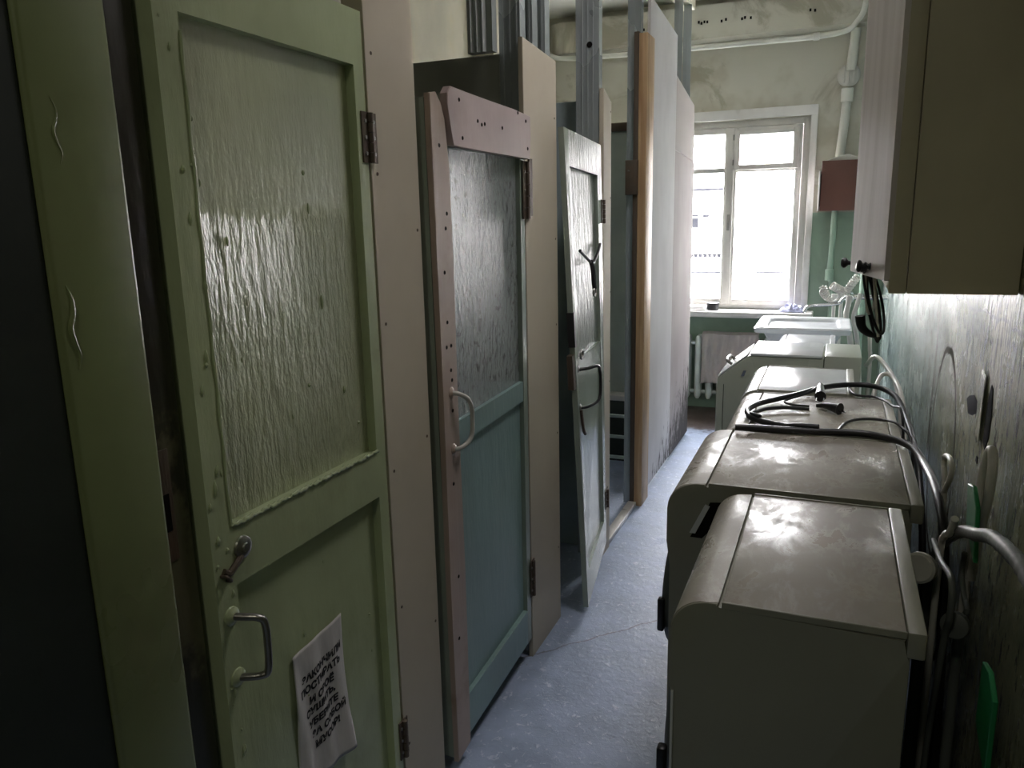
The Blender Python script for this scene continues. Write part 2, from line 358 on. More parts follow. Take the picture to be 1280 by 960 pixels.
obj('nail_holes', b, 'black_hole', bpy.data.objects['trim_1'])

# near wall at the very left (shade painted in as near-black) and stall partition base
b = B(); box(b, -1.06, -0.912, YB, 0.674, 0, ZC); struct('wall_left_near', b, 'shade_black')
# ------------------------------------------------------------------ window
b = B()  # casing boards round the opening, on the room side
box(b, WINX1, WINX1+0.045, YF-0.02, YF, 0.80, 2.275, 0.004); box(b, WINX0-0.05, WINX0, YF-0.02, YF, 0.80, 2.275, 0.004)
box(b, WINX0-0.05, WINX1+0.045, YF-0.022, YF, 2.205, 2.275, 0.004)
struct('trim_2', b, 'sill')
win = thing('window_1', None, None, ((WINX0+WINX1)/2, YF+0.06, WINZ0)); win['kind'] = 'structure'
b = B(); fy0, fy1 = YF+0.03, YF+0.10
box(b, WINX0, WINX0+0.05, fy0, fy1, 0.83, 2.2, 0.004); box(b, WINX1-0.05, WINX1, fy0, fy1, 0.83, 2.2, 0.004)
box(b, WINX0+0.05, WINX1-0.05, fy0, fy1, 2.155, 2.2, 0.004); box(b, WINX0+0.05, WINX1-0.05, fy0, fy1, 0.80, 0.835, 0.004)
obj('window_frame', b, 'window_paint', win)
mid = -0.785
def sash(x0, x1):
    b = B(); y0, y1 = fy0-0.012, fy1-0.02; w = 0.042
    box(b, x0, x0+w, y0, y1, 0.835, 2.152, 0.004); box(b, x1-w, x1, y0, y1, 0.835, 2.152, 0.004)
    box(b, x0+w, x1-w, y0, y1, 2.11, 2.152, 0.004); box(b, x0+w, x1-w, y0, y1, 0.835, 0.875, 0.004)
    box(b, x0+w, x1-w, y0, y1, 1.83, 1.865, 0.004)
    s = obj('sash', b, 'window_paint', win)
    for z0, z1 in ((0.875, 1.83), (1.865, 2.11)):
        b = B(); box(b, x0+w, x1-w, y1-0.025, y1-0.021, z0, z1); obj('pane', b, 'glass', s)
    return s, y0, y1
s1, y0, y1 = sash(WINX0+0.052, mid-0.003)
s2, y0, y1 = sash(mid+0.003, WINX1-0.052)
b = B()  # small vent casement frame in the right sash
xa, xb = mid+0.045, WINX1-0.094
for bx in ((xa-0.02, xa+0.02, 1.845, 2.13), (xb-0.02, xb+0.02, 1.845, 2.13)): box(b, bx[0], bx[1], y0-0.015, y0+0.012, bx[2], bx[3], 0.003)
box(b, xa+0.02, xb-0.02, y0-0.015, y0+0.012, 1.845, 1.882, 0.003); box(b, xa+0.02, xb-0.02, y0-0.015, y0+0.012, 2.095, 2.13, 0.003)
vf = obj('vent_frame', b, 'window_paint', win)
b = B()
for z in (1.90, 2.08): cyl(b, (xa-0.025, y0-0.02, z-0.02), (xa-0.025, y0-0.02, z+0.02), 0.006, 8)
box(b, mid-0.012, mid+0.012, y0-0.02, y0, 1.40, 1.52, 0.003)
obj('hinge', b, 'steel', win)
b = B(); box(b, mid-0.03, mid+0.026, y0-0.012, y0+0.002, 0.84, 2.15, 0.003); obj('meeting_strip', b, 'window_paint', win)
b = B(); box(b, -2.0, -0.14, 5.99, YF+0.06, 0.755, 0.80, 0.008, 3); sill = struct('window_sill', b, 'sill')
# opposite building
bl = thing('building', 'pale bright apartment building facade seen through the far window', 'building', (0, 14, -4))
part('facade', 'facade', bl, lambda b: box(b, -14, 10, 14, 17, -6, 3.55))
part('roof_edge', 'facade_dark', bl, lambda b: box(b, -14, 10, 13.85, 14, 3.5, 3.6))
for x0, x1, z0, z1, nm in ((-2.75, -2.28, 1.50, 1.535, 'ledge'), (-2.20, -2.10, 1.48, 1.53, 'vent'), (-2.40, -2.28, 1.30, 1.47, 'window'), (-2.8, -1.84, 0.79, 0.85, 'balcony_rail'),
                           (-2.8, -1.84, 0.52, 0.54, 'ledge'), (-1.28, -0.82, 0.52, 0.545, 'ledge'), (-2.8, -1.86, 1.93, 1.97, 'cornice'), (-1.72, -1.66, 1.95, 2.02, 'lamp_bracket')):
    b = B()
    if nm == 'balcony_rail':
        for k in range(12): box(b, x0+k*0.08, x0+k*0.08+0.045, 13.9, 13.98, z0, z1)
        box(b, x0, x1, 13.9, 13.98, z1-0.015, z1)
    else: box(b, x0, x1, 13.93, 13.995, z0, z1)
    obj(nm, b, 'facade_dark', bl)

# ------------------------------------------------------------------ left side: door frame, stall doors, partition
XP = -0.91
fr = thing('door_frame', 'dark green glossy door frame post at the left edge, worn rebate with strike plate', 'door frame', (-0.95, 0.75, 0))
part('post', 'frame_dark', fr, lambda b: box(b, -1.03, -0.905, 0.676, 0.808, 0, 2.75, 0.008, 3))
def reb(b): box(b, -1.03, -0.928, 0.805, 0.872, 0, 2.75, 0.003)
part('rebate', 'frame_rebate', fr, reb)
pl = part('strike_plate', 'rust', fr, lambda b: box(b, -0.930, -0.9255, 0.812, 0.840, 1.01, 1.19, 0.001))
part('latch_slot', 'black_hole', pl, lambda b: box(b, -0.9256, -0.9246, 0.819, 0.832, 1.06, 1.12))
def drips(b):
    for y, z0, z1, r in ((0.696, 1.34, 1.45, 0.003), (0.71, 1.60, 1.68, 0.0015)):
        tube(b, catmull([(-0.905, y+0.004*math.sin(i*1.7), z0+(z1-z0)*i/6) for i in range(7)], 4), r, 8, rf=lambda t: 0.3+math.sin(math.pi*min(1, t*1.0))*1.0)
part('paint_drip', 'frame_dark', fr, drips)
b = B(); box(b, -1.02, -0.93, 0.66, 5.36, 2.80, ZC); struct('trim_3', b, 'stall_wall')

def make_door(name, label, corners, thick, group=None):
    """corners: BL, BR, TL, TR world points of the front face; returns (root, mapping) — mapping(u,v,d): u 0..1 along, v 0..1 up, d metres out of the face"""
    BL, BR, TL, TR = [Vector(c) for c in corners]
    nrm = (BR-BL).cross(TL-BL).normalized()
    def f(u, v, d): return (BL*(1-u)+BR*u)*(1-v)+(TL*(1-u)+TR*u)*v+nrm*d
    root = thing(name, label, 'door', tuple((BL+BR)/2), group or 'stall doors along the left partition')
    root['_'] = 0; del root['_']
    return root, f
def mbox(b, f, u0, u1, v0, v1, d0, d1, bev=0.0, nu=1, nv=1):
    vs = []
    for i in range(nu+1):
        for j in range(nv+1):
            u = u0+(u1-u0)*i/nu; v = v0+(v1-v0)*j/nv
            vs.append((b.verts.new(f(u, v, d1)), b.verts.new(f(u, v, d0))))
    g = lambda i, j: vs[i*(nv+1)+j]; F = []
    for i in range(nu):
        for j in range(nv):
            F.append(b.faces.new([g(i, j)[0], g(i+1, j)[0], g(i+1, j+1)[0], g(i, j+1)[0]]))
            F.append(b.faces.new([g(i, j)[1], g(i, j+1)[1], g(i+1, j+1)[1], g(i+1, j)[1]]))
    for j in range(nv):
        F.append(b.faces.new([g(0, j)[0], g(0, j+1)[0], g(0, j+1)[1], g(0, j)[1]])); F.append(b.faces.new([g(nu, j)[0], g(nu, j)[1], g(nu, j+1)[1], g(nu, j+1)[0]]))
    for i in range(nu):
        F.append(b.faces.new([g(i, 0)[0], g(i, 0)[1], g(i+1, 0)[1], g(i+1, 0)[0]])); F.append(b.faces.new([g(i, nv)[0], g(i+1, nv)[0], g(i+1, nv)[1], g(i, nv)[1]]))
    if bev: bmesh.ops.bevel(b, geom=list({e for x in F for e in x.edges if len(e.link_faces) == 2 and e.calc_face_angle(0) > 0.5}), offset=bev, segments=2, affect='EDGES')
    return b
def mpart(name, mat, root, f, *rects, bev=0.003):
    b = B()
    for r in rects: 
        c = B(); mbox(c, f, *r, bev=bev)
        me = bpy.data.meshes.new('t'); c.to_mesh(me); c.free(); b.from_mesh(me); bpy.data.meshes.remove(me)
    return obj(name, b, mat, root)
def hinge(root, f, u, v, h, wu, mat='rust', leaf2=True):
    b = B(); mbox(b, f, u-wu, u-wu*0.08, v-h/2, v+h/2, 0.0, 0.003, 0.0008)
    if leaf2: mbox(b, f, u+wu*0.08, u+wu, v-h/2, v+h/2, 0.0, 0.003, 0.0008)
    o = obj('hinge', b, mat, root)
    b = B()
    for k in range(5):
        a = v-h/2+h*k/5; cyl(b, f(u, a+h*0.01, 0.006), f(u, a+h*0.19, 0.006), 0.0065, 10)
    obj('hinge_pin', b, mat, o)
    b = B()
    for vv in (-0.32, 0.0, 0.32):
        for s in ((-1, 1) if leaf2 else (-1,)):
            p = f(u+s*wu*0.58, v+vv*h, 0.003); q = f(u+s*wu*0.58, v+vv*h, 0.0052); cyl(b, p, q, 0.004, 8)
    obj('screw', b, 'steel', o)
    return o
def bow_handle(root, pts, r, mat, plate=None, name='handle'):
    b = B(); tube(b, catmull(pts, 6), r, 12); h = obj(name, b, mat, root)
    for p in (pts[0], pts[-1]):
        b = B(); p = Vector(p); lathe(b, p-V(0.002, 0, 0), (1, 0, 0), [(0, r*2.6), (0.003, r*2.5), (0.006, r*1.6), (0.008, r*1.1)], 16); obj('mounting_foot', b, plate or mat, h)
    return h

# --- door 1 (nearest, big green)
d1, f = make_door('stall_door', 'nearest green stall door with the printed notice and steel handle', [(-0.905, 0.884, 0.03), (-0.905, 1.415, 0.03), (-0.905, 0.884, 1.93), (-0.905, 1.415, 1.93)], 0.04)
H1 = 1.90
mpart('stile', 'door_green', d1, f, (0, 0.09, 0, 1, -0.038, 0)); mpart('stile', 'door_green', d1, f, (0.935, 1, 0, 1, -0.038, 0))
mpart('top_rail', 'door_green', d1, f, (0.09, 0.935, 0.945, 1, -0.038, 0))
mpart('middle_rail', 'door_green', d1, f, (0.09, 0.935, (0.925-0.03)/H1, (1.03-0.03)/H1, -0.038, 0))
mpart('bottom_rail', 'door_green', d1, f, (0.09, 0.935, 0, 0.08, -0.038, 0))
mpart('upper_panel', 'door_green_rough', d1, f, (0.09, 0.935, (1.03-0.03)/H1, 0.945, -0.034, -0.020), bev=0)
mpart('lower_panel', 'door_green', d1, f, (0.09, 0.935, 0.08, (0.925-0.03)/H1, -0.034, -0.020), bev=0)
b = B(); tube(b, [(-0.9035, 0.932+i*0.0056+0.0005*math.sin(i*5.1), 1.030+0.0015*math.sin(i*2.3)+0.001*math.sin(i*0.9)) for i in range(82)], 0.0030, 8, rf=lambda t: 0.5+0.5*abs(math.sin(t*47))+0.5*abs(math.sin(t*19.7)))
tube(b, [(-0.904, 0.932+0.001*math.sin(i*1.3), 1.03+i*0.022) for i in range(36)], 0.0022, 8, rf=lambda t: 0.6+0.7*abs(math.sin(t*31)))
obj('paint_ridge', b, 'door_green', d1)
def bumps(b):
    for k in range(46):
        y = random.choice([random.uniform(0.89, 0.94), random.uniform(0.95, 1.36)]); z = random.uniform(0.45, 1.85); d = -0.905 if y < 0.942 or 0.925 < z < 1.03 else -0.925
        r = random.uniform(0.0012, 0.0032)
        L = random.uniform(1, 5)*r
        tube(b, catmull([(d, y, z), (d+r*0.2, y+random.uniform(-.001, .001), z+L), (d, y, z+2*L)], 4), r, 6, rf=lambda t: 0.25+math.sin(math.pi*t))
part('paint_drip', 'door_green', d1, bumps)
hh = hinge(d1, f, 1.012, (1.69-0.03)/H1, 0.10/H1, 0.05); hinge(d1, f, 1.012, (0.29-0.03)/H1, 0.10/H1, 0.035)
bow_handle(d1, [(-0.903, 0.912, 0.877), (-0.885, 0.918, 0.876), (-0.864, 0.928, 0.874), (-0.856, 0.935, 0.862), (-0.855, 0.936, 0.82), (-0.857, 0.934, 0.775), (-0.865, 0.928, 0.766), (-0.885, 0.918, 0.764), (-0.903, 0.912, 0.763)], 0.0065, 'steel', 'door_green')
lt = part('lock_rosette', 'steel', d1, lambda b: lathe(b, (-0.905, 0.953, 0.985), (1, 0, 0), [(0, 0.020), (0.004, 0.019), (0.007, 0.014), (0.007, 0.008), (0.010, 0.007), (0.010, 0.003)], 24))
part('latch_bar', 'rust', d1, lambda b: tube(b, catmull([(-0.902, 0.945, 0.972), (-0.899, 0.925, 0.962), (-0.900, 0.912, 0.955), (-0.902, 0.902, 0.962)], 5), 0.006, 8))
part('latch_staple', 'rust', d1, lambda b: tube(b, catmull([(-0.905, 0.898, 0.955), (-0.893, 0.900, 0.955), (-0.893, 0.908, 0.945), (-0.905, 0.910, 0.943)], 5), 0.003, 8))
part('back_board', 'door_green', d1, lambda b: box(b, -0.945, -0.939, 0.90, 1.40, 0.05, 1.90))

# notice taped on door 1
def warp(y, z): return -0.921+0.0035*math.sin((y-1.06)*95+1.5*math.sin(z*11))*min(1, max(0, (0.74-z)*7))+max(0, 0.50-z)*0.12*max(0, (y-1.16))*14+0.02*max(0, 0.47-z)
b = B(); NY, NZ = 30, 34; grid = []
for i in range(NY+1):
    row = []
    for j in range(NZ+1):
        u, v = i/NY, j/NZ; ztop = 0.704+0.012*u; zb = 0.40
        y = 1.068+0.166*u+0.004*math.sin(v*5)*(u-0.5); z = zb+(ztop-zb)*v
        row.append(b.verts.new((warp(y, z), y, z)))
    grid.append(row)
for i in range(NY):
    for j in range(NZ): b.faces.new((grid[i][j], grid[i+1][j], grid[i+1][j+1], grid[i][j+1]))
pp = obj('paper_notice', b, 'paper', None, origin=(-0.92, 1.15, 0.43))
mo = pp.modifiers.new('s', 'SOLIDIFY'); mo.thickness = 0.0006
tag(pp, 'creased white sheet with black capital lettering stuck on the nearest green door', 'notice')
lines = [('ЗАКОНЧИЛИ', 0.0155, 1.094), ('ПОСТИРАТЬ', 0.016, 1.086), ('И СВОЁ', 0.0155, 1.112), ('СУШИТЬ,', 0.0155, 1.098), ('УБЕРИТЕ', 0.0155, 1.106), ('ЗА СОБОЙ', 0.0155, 1.112), ('МУСОР!', 0.0155, 1.12)]
b = B()
for k, (t, sz, ys) in enumerate(lines):
    cu = bpy.data.curves.new('t', 'FONT'); cu.body = t; cu.size = sz*1.35; cu.extrude = 0; cu.offset = 0.0011; cu.resolution_u = 3
    to = bpy.data.objects.new('t', cu); COL.objects.link(to); bpy.context.view_layer.update()
    me = bpy.data.meshes.new_from_object(to)
    wmax = max((v.co.x for v in me.vertices), default=1); sx = min(1, 0.128/wmax)
    zb = 0.628-k*0.0262
    for v in me.vertices:
        x, y_ = v.co.x*sx, v.co.y; yy = ys+x; zz = zb+y_+x*0.13
        v.co = (warp(yy, zz)+0.0012, yy, zz)
    b.from_mesh(me); bpy.data.objects.remove(to); bpy.data.meshes.remove(me)
to = obj('lettering', b, 'ink', pp, smooth=False)

# --- plasterboard partition panels, studs
def panel(label, y0, y1, z0, z1a, z1b, mat, screws=(), x=XP, t=0.014, cat='wall panel', group=None):
    r = thing('partition_panel', label, cat, (x, (y0+y1)/2, z0), group or 'plasterboard panels of the left partition')
    b = B(); prism(b, [(y0, z0), (y1, z0), (y1, z1b), (y0, z1a)], 'x', x-t, x, 0.0015, 1); obj('board', b, mat, r)
    if screws:
        b = B()
        for (yy, zz) in screws: lathe(b, (x-0.0005, yy, zz), (1, 0, 0), [(0, 0.004), (0.0012, 0.0038), (0.0012, 0.0015), (0.0006, 0.001)], 10)
        obj('screw_heads', b, 'rust', r)
    return r
panel('cream plasterboard panel between the nearest green door and the battened door', 1.432, 1.632, 0.01, 2.80, 2.80, 'plaster_cream', [(1.455, z) for z in (0.25, 0.62, 0.96, 1.3, 1.62, 1.86)]+[(1.615, z) for z in (0.5, 1.0, 1.5, 2.02)], t=0.05)
panel('cream plasterboard panel between the battened door and the crooked door', 2.305, 2.605, 0.0, 2.055, 2.035, 'plaster_cream', [(2.585, z) for z in (0.3, 0.75, 1.15, 1.45, 1.85)], t=0.016)
panel('narrow cream plasterboard strip right of the crooked door', 3.19, 3.305, 0.0, 2.03, 1.99, 'plaster_cream', [(3.295, z) for z in (0.2, 0.8, 1.2, 1.6, 1.95)]+[(3.205, 1.5)], t=0.02)
p4 = panel('tall white plasterboard panel behind the timber post with mould at its foot', 4.02, 4.705, 0.03, 2.57, 2.52, 'moldy', t=0.016)
p5 = thing('partition_panel', 'end plasterboard panel next to the window, cracked and blackened at its foot', 'wall panel', (XP, 5.0, 0), 'plasterboard panels of the left partition')
b = B(); prism(b, [(4.71, 0.02), (5.36, 0.02), (5.36, 1.865), (4.71, 1.895)], 'x', XP-0.016, XP-0.001, 0.0015, 1); obj('board', b, 'moldy_pink', p5)
b = B(); prism(b, [(4.71, 1.898), (5.36, 1.868), (5.33, 2.215), (4.72, 2.31)], 'x', XP-0.018, XP-0.003, 0.0015, 1); obj('upper_board', b, 'plaster_pink', p5)
def c_stud(y, z0, z1, label, x0=-1.0, x1=XP-0.016, w=0.045, face=1, group='galvanised studs above the stall panels', holes=()):
    """C-profile: web across x facing the camera (-y), flanges along y"""
    r = thing('metal_stud', label, 'metal stud', ((x0+x1)/2, y, z0), group or 'galvanised studs of the left partition')
    b = B(); t = 0.0015
    pts = [(x0, y), (x1, y), (x1, y+w), (x1-0.012, y+w), (x1-0.012, y+w-t), (x1-t, y+w-t), (x1-t, y+t), (x0+t, y+t), (x0+t, y+w-t), (x0+0.012, y+w-t), (x0+0.012, y+w), (x0, y+w)]
    prism(b, pts, 'z', z0, z1)
    xm = (x0+x1)/2
    for k in (-0.022, 0.0, 0.022): box(b, xm+k-0.003, xm+k+0.003, y-0.002, y+0.001, z0, z1)
    obj('profile', b, 'zinc', r)
    for z in holes: part('cable_hole', 'black_hole', r, lambda b, z=z: lathe(b, (xm+0.01, y-0.0035, z), (0, 1, 0), [(0, 0.012), (0.001, 0.012)], 16))
    return r
g_ = None
c_stud(2.325, 0.0, 2.80, 'galvanised stud at the near edge of the panel right of the battened door', x0=-0.995, group=g_)
c_stud(2.43, 2.03, 2.80, 'middle galvanised stud rising above the panel right of the battened door', x0=-0.995, group=g_)
c_stud(2.545, 2.03, 2.80, 'galvanised stud above the far edge of the panel right of the battened door', x0=-0.995, group=g_)
c_stud(3.195, 0.0, 2.80, 'galvanised stud with a cable hole behind the narrow strip by the crooked door', x0=-1.03, x1=-0.932, holes=(2.20,), group=g_)
c_stud(3.90, 0.0, 2.80, 'galvanised stud beside the timber post', x0=-0.995, x1=-0.93, group=g_)
c_stud(4.93, 2.23, 2.80, 'nearer galvanised stud above the cracked end panel', w=0.03, x1=-0.93, x0=-0.97, group=g_)
c_stud(5.22, 2.20, 2.80, 'farther galvanised stud above the cracked end panel', w=0.03, x1=-0.93, x0=-0.97, group=g_)
pr = thing('metal_profile', 'ribbed galvanised profile standing on the dark divider behind the battened door', 'metal profile', (-1.04, 2.30, 2.02))
b = B(); prism(b, [(-1.085, 2.29), (-1.07, 2.28), (-1.062, 2.29), (-1.05, 2.28), (-1.042, 2.29), (-1.03, 2.28), (-1.022, 2.29), (-1.0, 2.285), (-1.0, 2.32), (-1.085, 2.32)], 'z', 2.02, 2.80); obj('ribbed_sheet', b, 'zinc', pr)

tp = thing('timber_post', 'bare golden timber post at the open stall doorway', 'post', (-0.9, 3.95, 0))
part('post', 'wood_timber', tp, lambda b: box(b, -0.929, -0.888, 3.862, 4.015, 0.0, 2.37, 0.002))
part('brown_side', 'rust', tp, lambda b: box(b, -0.955, -0.930, 3.868, 3.90, 0.0, 2.38, 0.002))
hb = thing('hinge_block', 'dark brown block screwed to the stud beside the timber post', 'hinge plate', (-0.975, 3.84, 1.63))
part('plate', 'rust', hb, lambda b: box(b, -0.985, -0.925, 3.835, 3.86, 1.625, 1.79, 0.002))
part('screw', 'steel', hb, lambda b: lathe(b, (-0.968, 3.8355, 1.74), (0, -1, 0), [(0, 0.005), (0.002, 0.004)], 10))

# --- stall dividers (boards across the stalls, perpendicular to the aisle)
def divider(label, x1, y, z0, z1, mat, z1b=None, extra=None):
    r = thing('stall_divider', label, 'divider board', (-1.6, y, z0), 'divider boards between the stalls')
    b = B(); prism(b, [(XL+0.002, z0), (x1, z0), (x1, z1), (XL+0.002, z1b or z1)], 'y', y, y+0.03, 0.002, 1); obj('board', b, mat, r)
    return r
divider('dark grey divider board rising behind the battened door', -0.998, 2.335, 0.0, 2.02, 'divider_dark')
divider('blue grey divider board rising behind the crooked door', -1.034, 3.27, 0.0, 2.00, 'divider_blue')
dv = divider('pale green divider board with dark top rail inside the open stall', -1.0, 4.38, 0.50, 1.985, 'divider_pale')
part('top_rail', 'rust', dv, lambda b: box(b, XL+0.01, -1.0, 4.365, 4.42, 1.985, 2.03, 0.002))
part('ledge', 'sill', dv, lambda b: box(b, XL+0.01, -1.0, 4.28, 4.41, 0.47, 0.50, 0.004))
bn = thing('slatted_shelf', 'dark low shelf rack under the pale board inside the open stall', 'shelf', (-1.5, 4.5, 0))
for z in (0.33, 0.20, 0.07): part('slat', 'divider_pale', bn, lambda b: box(b, XL+0.02, -1.02, 4.42, 4.44, z, z+0.018, 0.002))
part('back_board', 'shade_black', bn, lambda b: box(b, XL+0.02, -1.01, 4.6, 4.62, 0, 0.5))  # near-black sheet painted as the shade under the ledge
# doorway sill strip in the open stall
th = part('threshold', 'sill', None, lambda b: box(b, -0.96, -0.915, 3.31, 3.86, 0, 0.025, 0.004)); tag(th, 'pale worn threshold strip across the open stall doorway', 'threshold')

# --- door 2 (battened, silver/blue)
xd = -0.904
d2, f = make_door('stall_door', 'stall door with pinkish battens, grey wrinkled upper panel and blue lower panel', [(xd, 1.682, 0.045), (xd-0.002, 2.292, 0.08), (xd, 1.668, 1.82), (xd-0.002, 2.298, 1.825)], 0.04)
mpart('stile', 'door3', d2, f, (0.0, 0.13, 0, 0.99, -0.035, -0.004)); mpart('stile', 'door3', d2, f, (0.945, 1, 0, 0.995, -0.035, -0.004))
mpart('bottom_rail', 'panel_blue', d2, f, (0.13, 0.945, 0.0, 0.07, -0.035, -0.004)); mpart('middle_rail', 'panel_blue', d2, f, (0.13, 0.945, 0.495, 0.532, -0.035, -0.006))
mpart('top_rail', 'door3', d2, f, (0.13, 0.945, 0.93, 0.995, -0.035, -0.004))
mpart('upper_panel', 'panel_silver', d2, f, (0.13, 0.945, 0.532, 0.93, -0.032, -0.019), bev=0); mpart('lower_panel', 'panel_blue', d2, f, (0.13, 0.945, 0.07, 0.495, -0.032, -0.019), bev=0)
def ragged(b, pts, d0, d1, bev=0.0015):
    A = [b.verts.new(f(u, v, d1)) for u, v in pts]; C = [b.verts.new(f(u, v, d0)) for u, v in pts]; n = len(pts)
    F = [b.faces.new(A), b.faces.new(C[::-1])]+[b.faces.new((A[i], C[i], C[(i+1) % n], A[(i+1) % n])) for i in range(n)]
    bmesh.ops.bevel(b, geom=list(F[0].edges), offset=bev, segments=2, affect='EDGES'); return b
bt = part('side_batten', 'batten', d2, lambda b: ragged(b, [(-0.005, -0.005), (0.125, 0.0), (0.138, 0.3), (0.132, 0.6), (0.142, 0.75), (0.138, 0.90), (0.115, 0.965), (0.09, 0.985), (0.05, 0.998), (0.0, 0.995), (0.004, 0.6), (-0.006, 0.3)], -0.003, 0.012))
bt2 = part('top_board', 'batten_board', d2, lambda b: ragged(b, [(0.17, 0.932), (0.5, 0.93), (1.0, 0.928), (1.012, 0.96), (1.012, 1.0), (0.8, 1.004), (0.5, 1.006), (0.30, 1.008), (0.16, 1.010), (0.13, 1.0), (0.125, 0.985), (0.15, 0.955)], -0.003, 0.017))
b = B()
for u, v, d in [(0.06, .93, 0.012), (0.10, .84, .012), (.085, .82, .012), (.06, .76, .012), (.065, .69, .012), (.09, .655, .012), (.08, .62, .012), (.085, .605, .012), (.05, .655, .012), (.08, .56, .012), (.06, .45, .012), (.07, .3, .012), (.05, .2, .012),
                (.23, .995, .017), (.40, .972, .017), (.44, .968, .017), (.47, .97, .017), (.66, .97, .017), (.25, .944, .017), (.95, .99, .017), (.97, .945, .017), (.85, 1.0, .017)]:
    lathe(b, f(u, v, d-0.0004), (1, 0, 0), [(0, 0.0055), (0.0012, 0.0048), (0.0006, 0.002)], 10)
obj('screw_holes', b, 'black_hole', d2)
P = [f(0.075, 0.587, 0.012), f(0.085, 0.585, 0.03), f(0.125, 0.575, 0.042), f(0.15, 0.56, 0.045), f(0.155, 0.545, 0.045), f(0.15, 0.52, 0.044), f(0.125, 0.508, 0.038), f(0.085, 0.503, 0.026), f(0.075, 0.502, 0.012)]
bow_handle(d2, [tuple(p) for p in P], 0.006, 'white_plastic', 'batten')
h2 = hinge(d2, f, 1.008, 0.875, 0.10, 0.05); part('hinge_tail', 'rust', h2, lambda b: mbox(b, f, 1.035, 1.075, 0.83, 0.93, 0.0, 0.006, 0.001))
hinge(d2, f, 1.008, 0.13, 0.075, 0.03)

# --- door 3 (crooked, ajar)
d3, f = make_door('stall_door', 'crooked narrow stall door hanging ajar with wrinkled shiny upper panel and wire hook', [(-0.815, 2.66, 0.03), (-0.885, 3.165, 0.085), (-0.888, 2.615, 1.825), (-0.892, 3.085, 1.80)], 0.04)
mpart('stile', 'door3', d3, f, (0, 0.10, 0, 1, -0.020, 0)); mpart('stile', 'door3', d3, f, (0.88, 1, 0, 1, -0.020, 0))
mpart('top_rail', 'door3_gloss', d3, f, (0.10, 0.88, 0.93, 1, -0.020, 0)); mpart('middle_rail', 'door3', d3, f, (0.10, 0.88, 0.485, 0.545, -0.020, -0.002)); mpart('bottom_rail', 'door3', d3, f, (0.10, 0.88, 0, 0.075, -0.020, 0))
mpart('upper_panel', 'door3_gloss', d3, f, (0.10, 0.88, 0.545, 0.93, -0.020, -0.012), bev=0); mpart('lower_panel', 'door3', d3, f, (0.10, 0.88, 0.075, 0.485, -0.020, -0.012), bev=0)
part('edge_plate', 'black', d3, lambda b: mbox(b, f, -0.02, 0.03, 0.575, 0.645, -0.022, 0.004, 0.001))
lk = part('rim_lock', 'rust', d3, lambda b: mbox(b, f, -0.07, 0.02, 0.49, 0.56, -0.024, -0.003, 0.002))
b = B(); c = f(0.10, 0.555, 0.012); tube(b, [c+V(0.0, 0.016*math.cos(a), 0.016*math.sin(a)) for a in [i*math.pi/10 for i in range(20)]], 0.0045, 8, closed=True); obj('lock_ring', b, 'steel', d3)
P = [f(0.06, 0.525, 0.0), f(0.10, 0.525, 0.03), f(0.22, 0.523, 0.055), f(0.27, 0.51, 0.058), f(0.285, 0.487, 0.058), f(0.27, 0.457, 0.056), f(0.22, 0.446, 0.05), f(0.10, 0.444, 0.028), f(0.06, 0.444, 0.0)]
bow_handle(d3, [tuple(p) for p in P], 0.006, 'black', 'steel')
part('latch_bolt', 'rust', d3, lambda b: tube(b, catmull([f(0.045, 0.44, 0.006), f(0.05, 0.40, 0.010), f(0.09, 0.385, 0.012)], 5), 0.006, 8))
hk = part('wire_hook', 'black', d3, lambda b: (tube(b, catmull([f(0.25, 0.765, 0.004), f(0.42, 0.745, 0.012), f(0.55, 0.735, 0.012), f(0.72, 0.75, 0.01), f(0.90, 0.775, 0.004)], 6), 0.006, 8),
     tube(b, catmull([f(0.50, 0.742, 0.012), f(0.49, 0.72, 0.02), f(0.51, 0.695, 0.02), f(0.53, 0.68, 0.02)], 6), 0.009, 8)))
part('hook_ring', 'steel', hk, lambda b: tube(b, [Vector(f(0.53, 0.672, 0.02))+V(0, 0.016*math.cos(a), 0.016*math.sin(a)) for a in [i*math.pi/8 for i in range(16)]], 0.004, 8, closed=True))
hinge(d3, f, 1.03, 0.85, 0.055, 0.06); hinge(d3, f, 1.03, 0.12, 0.05, 0.06)

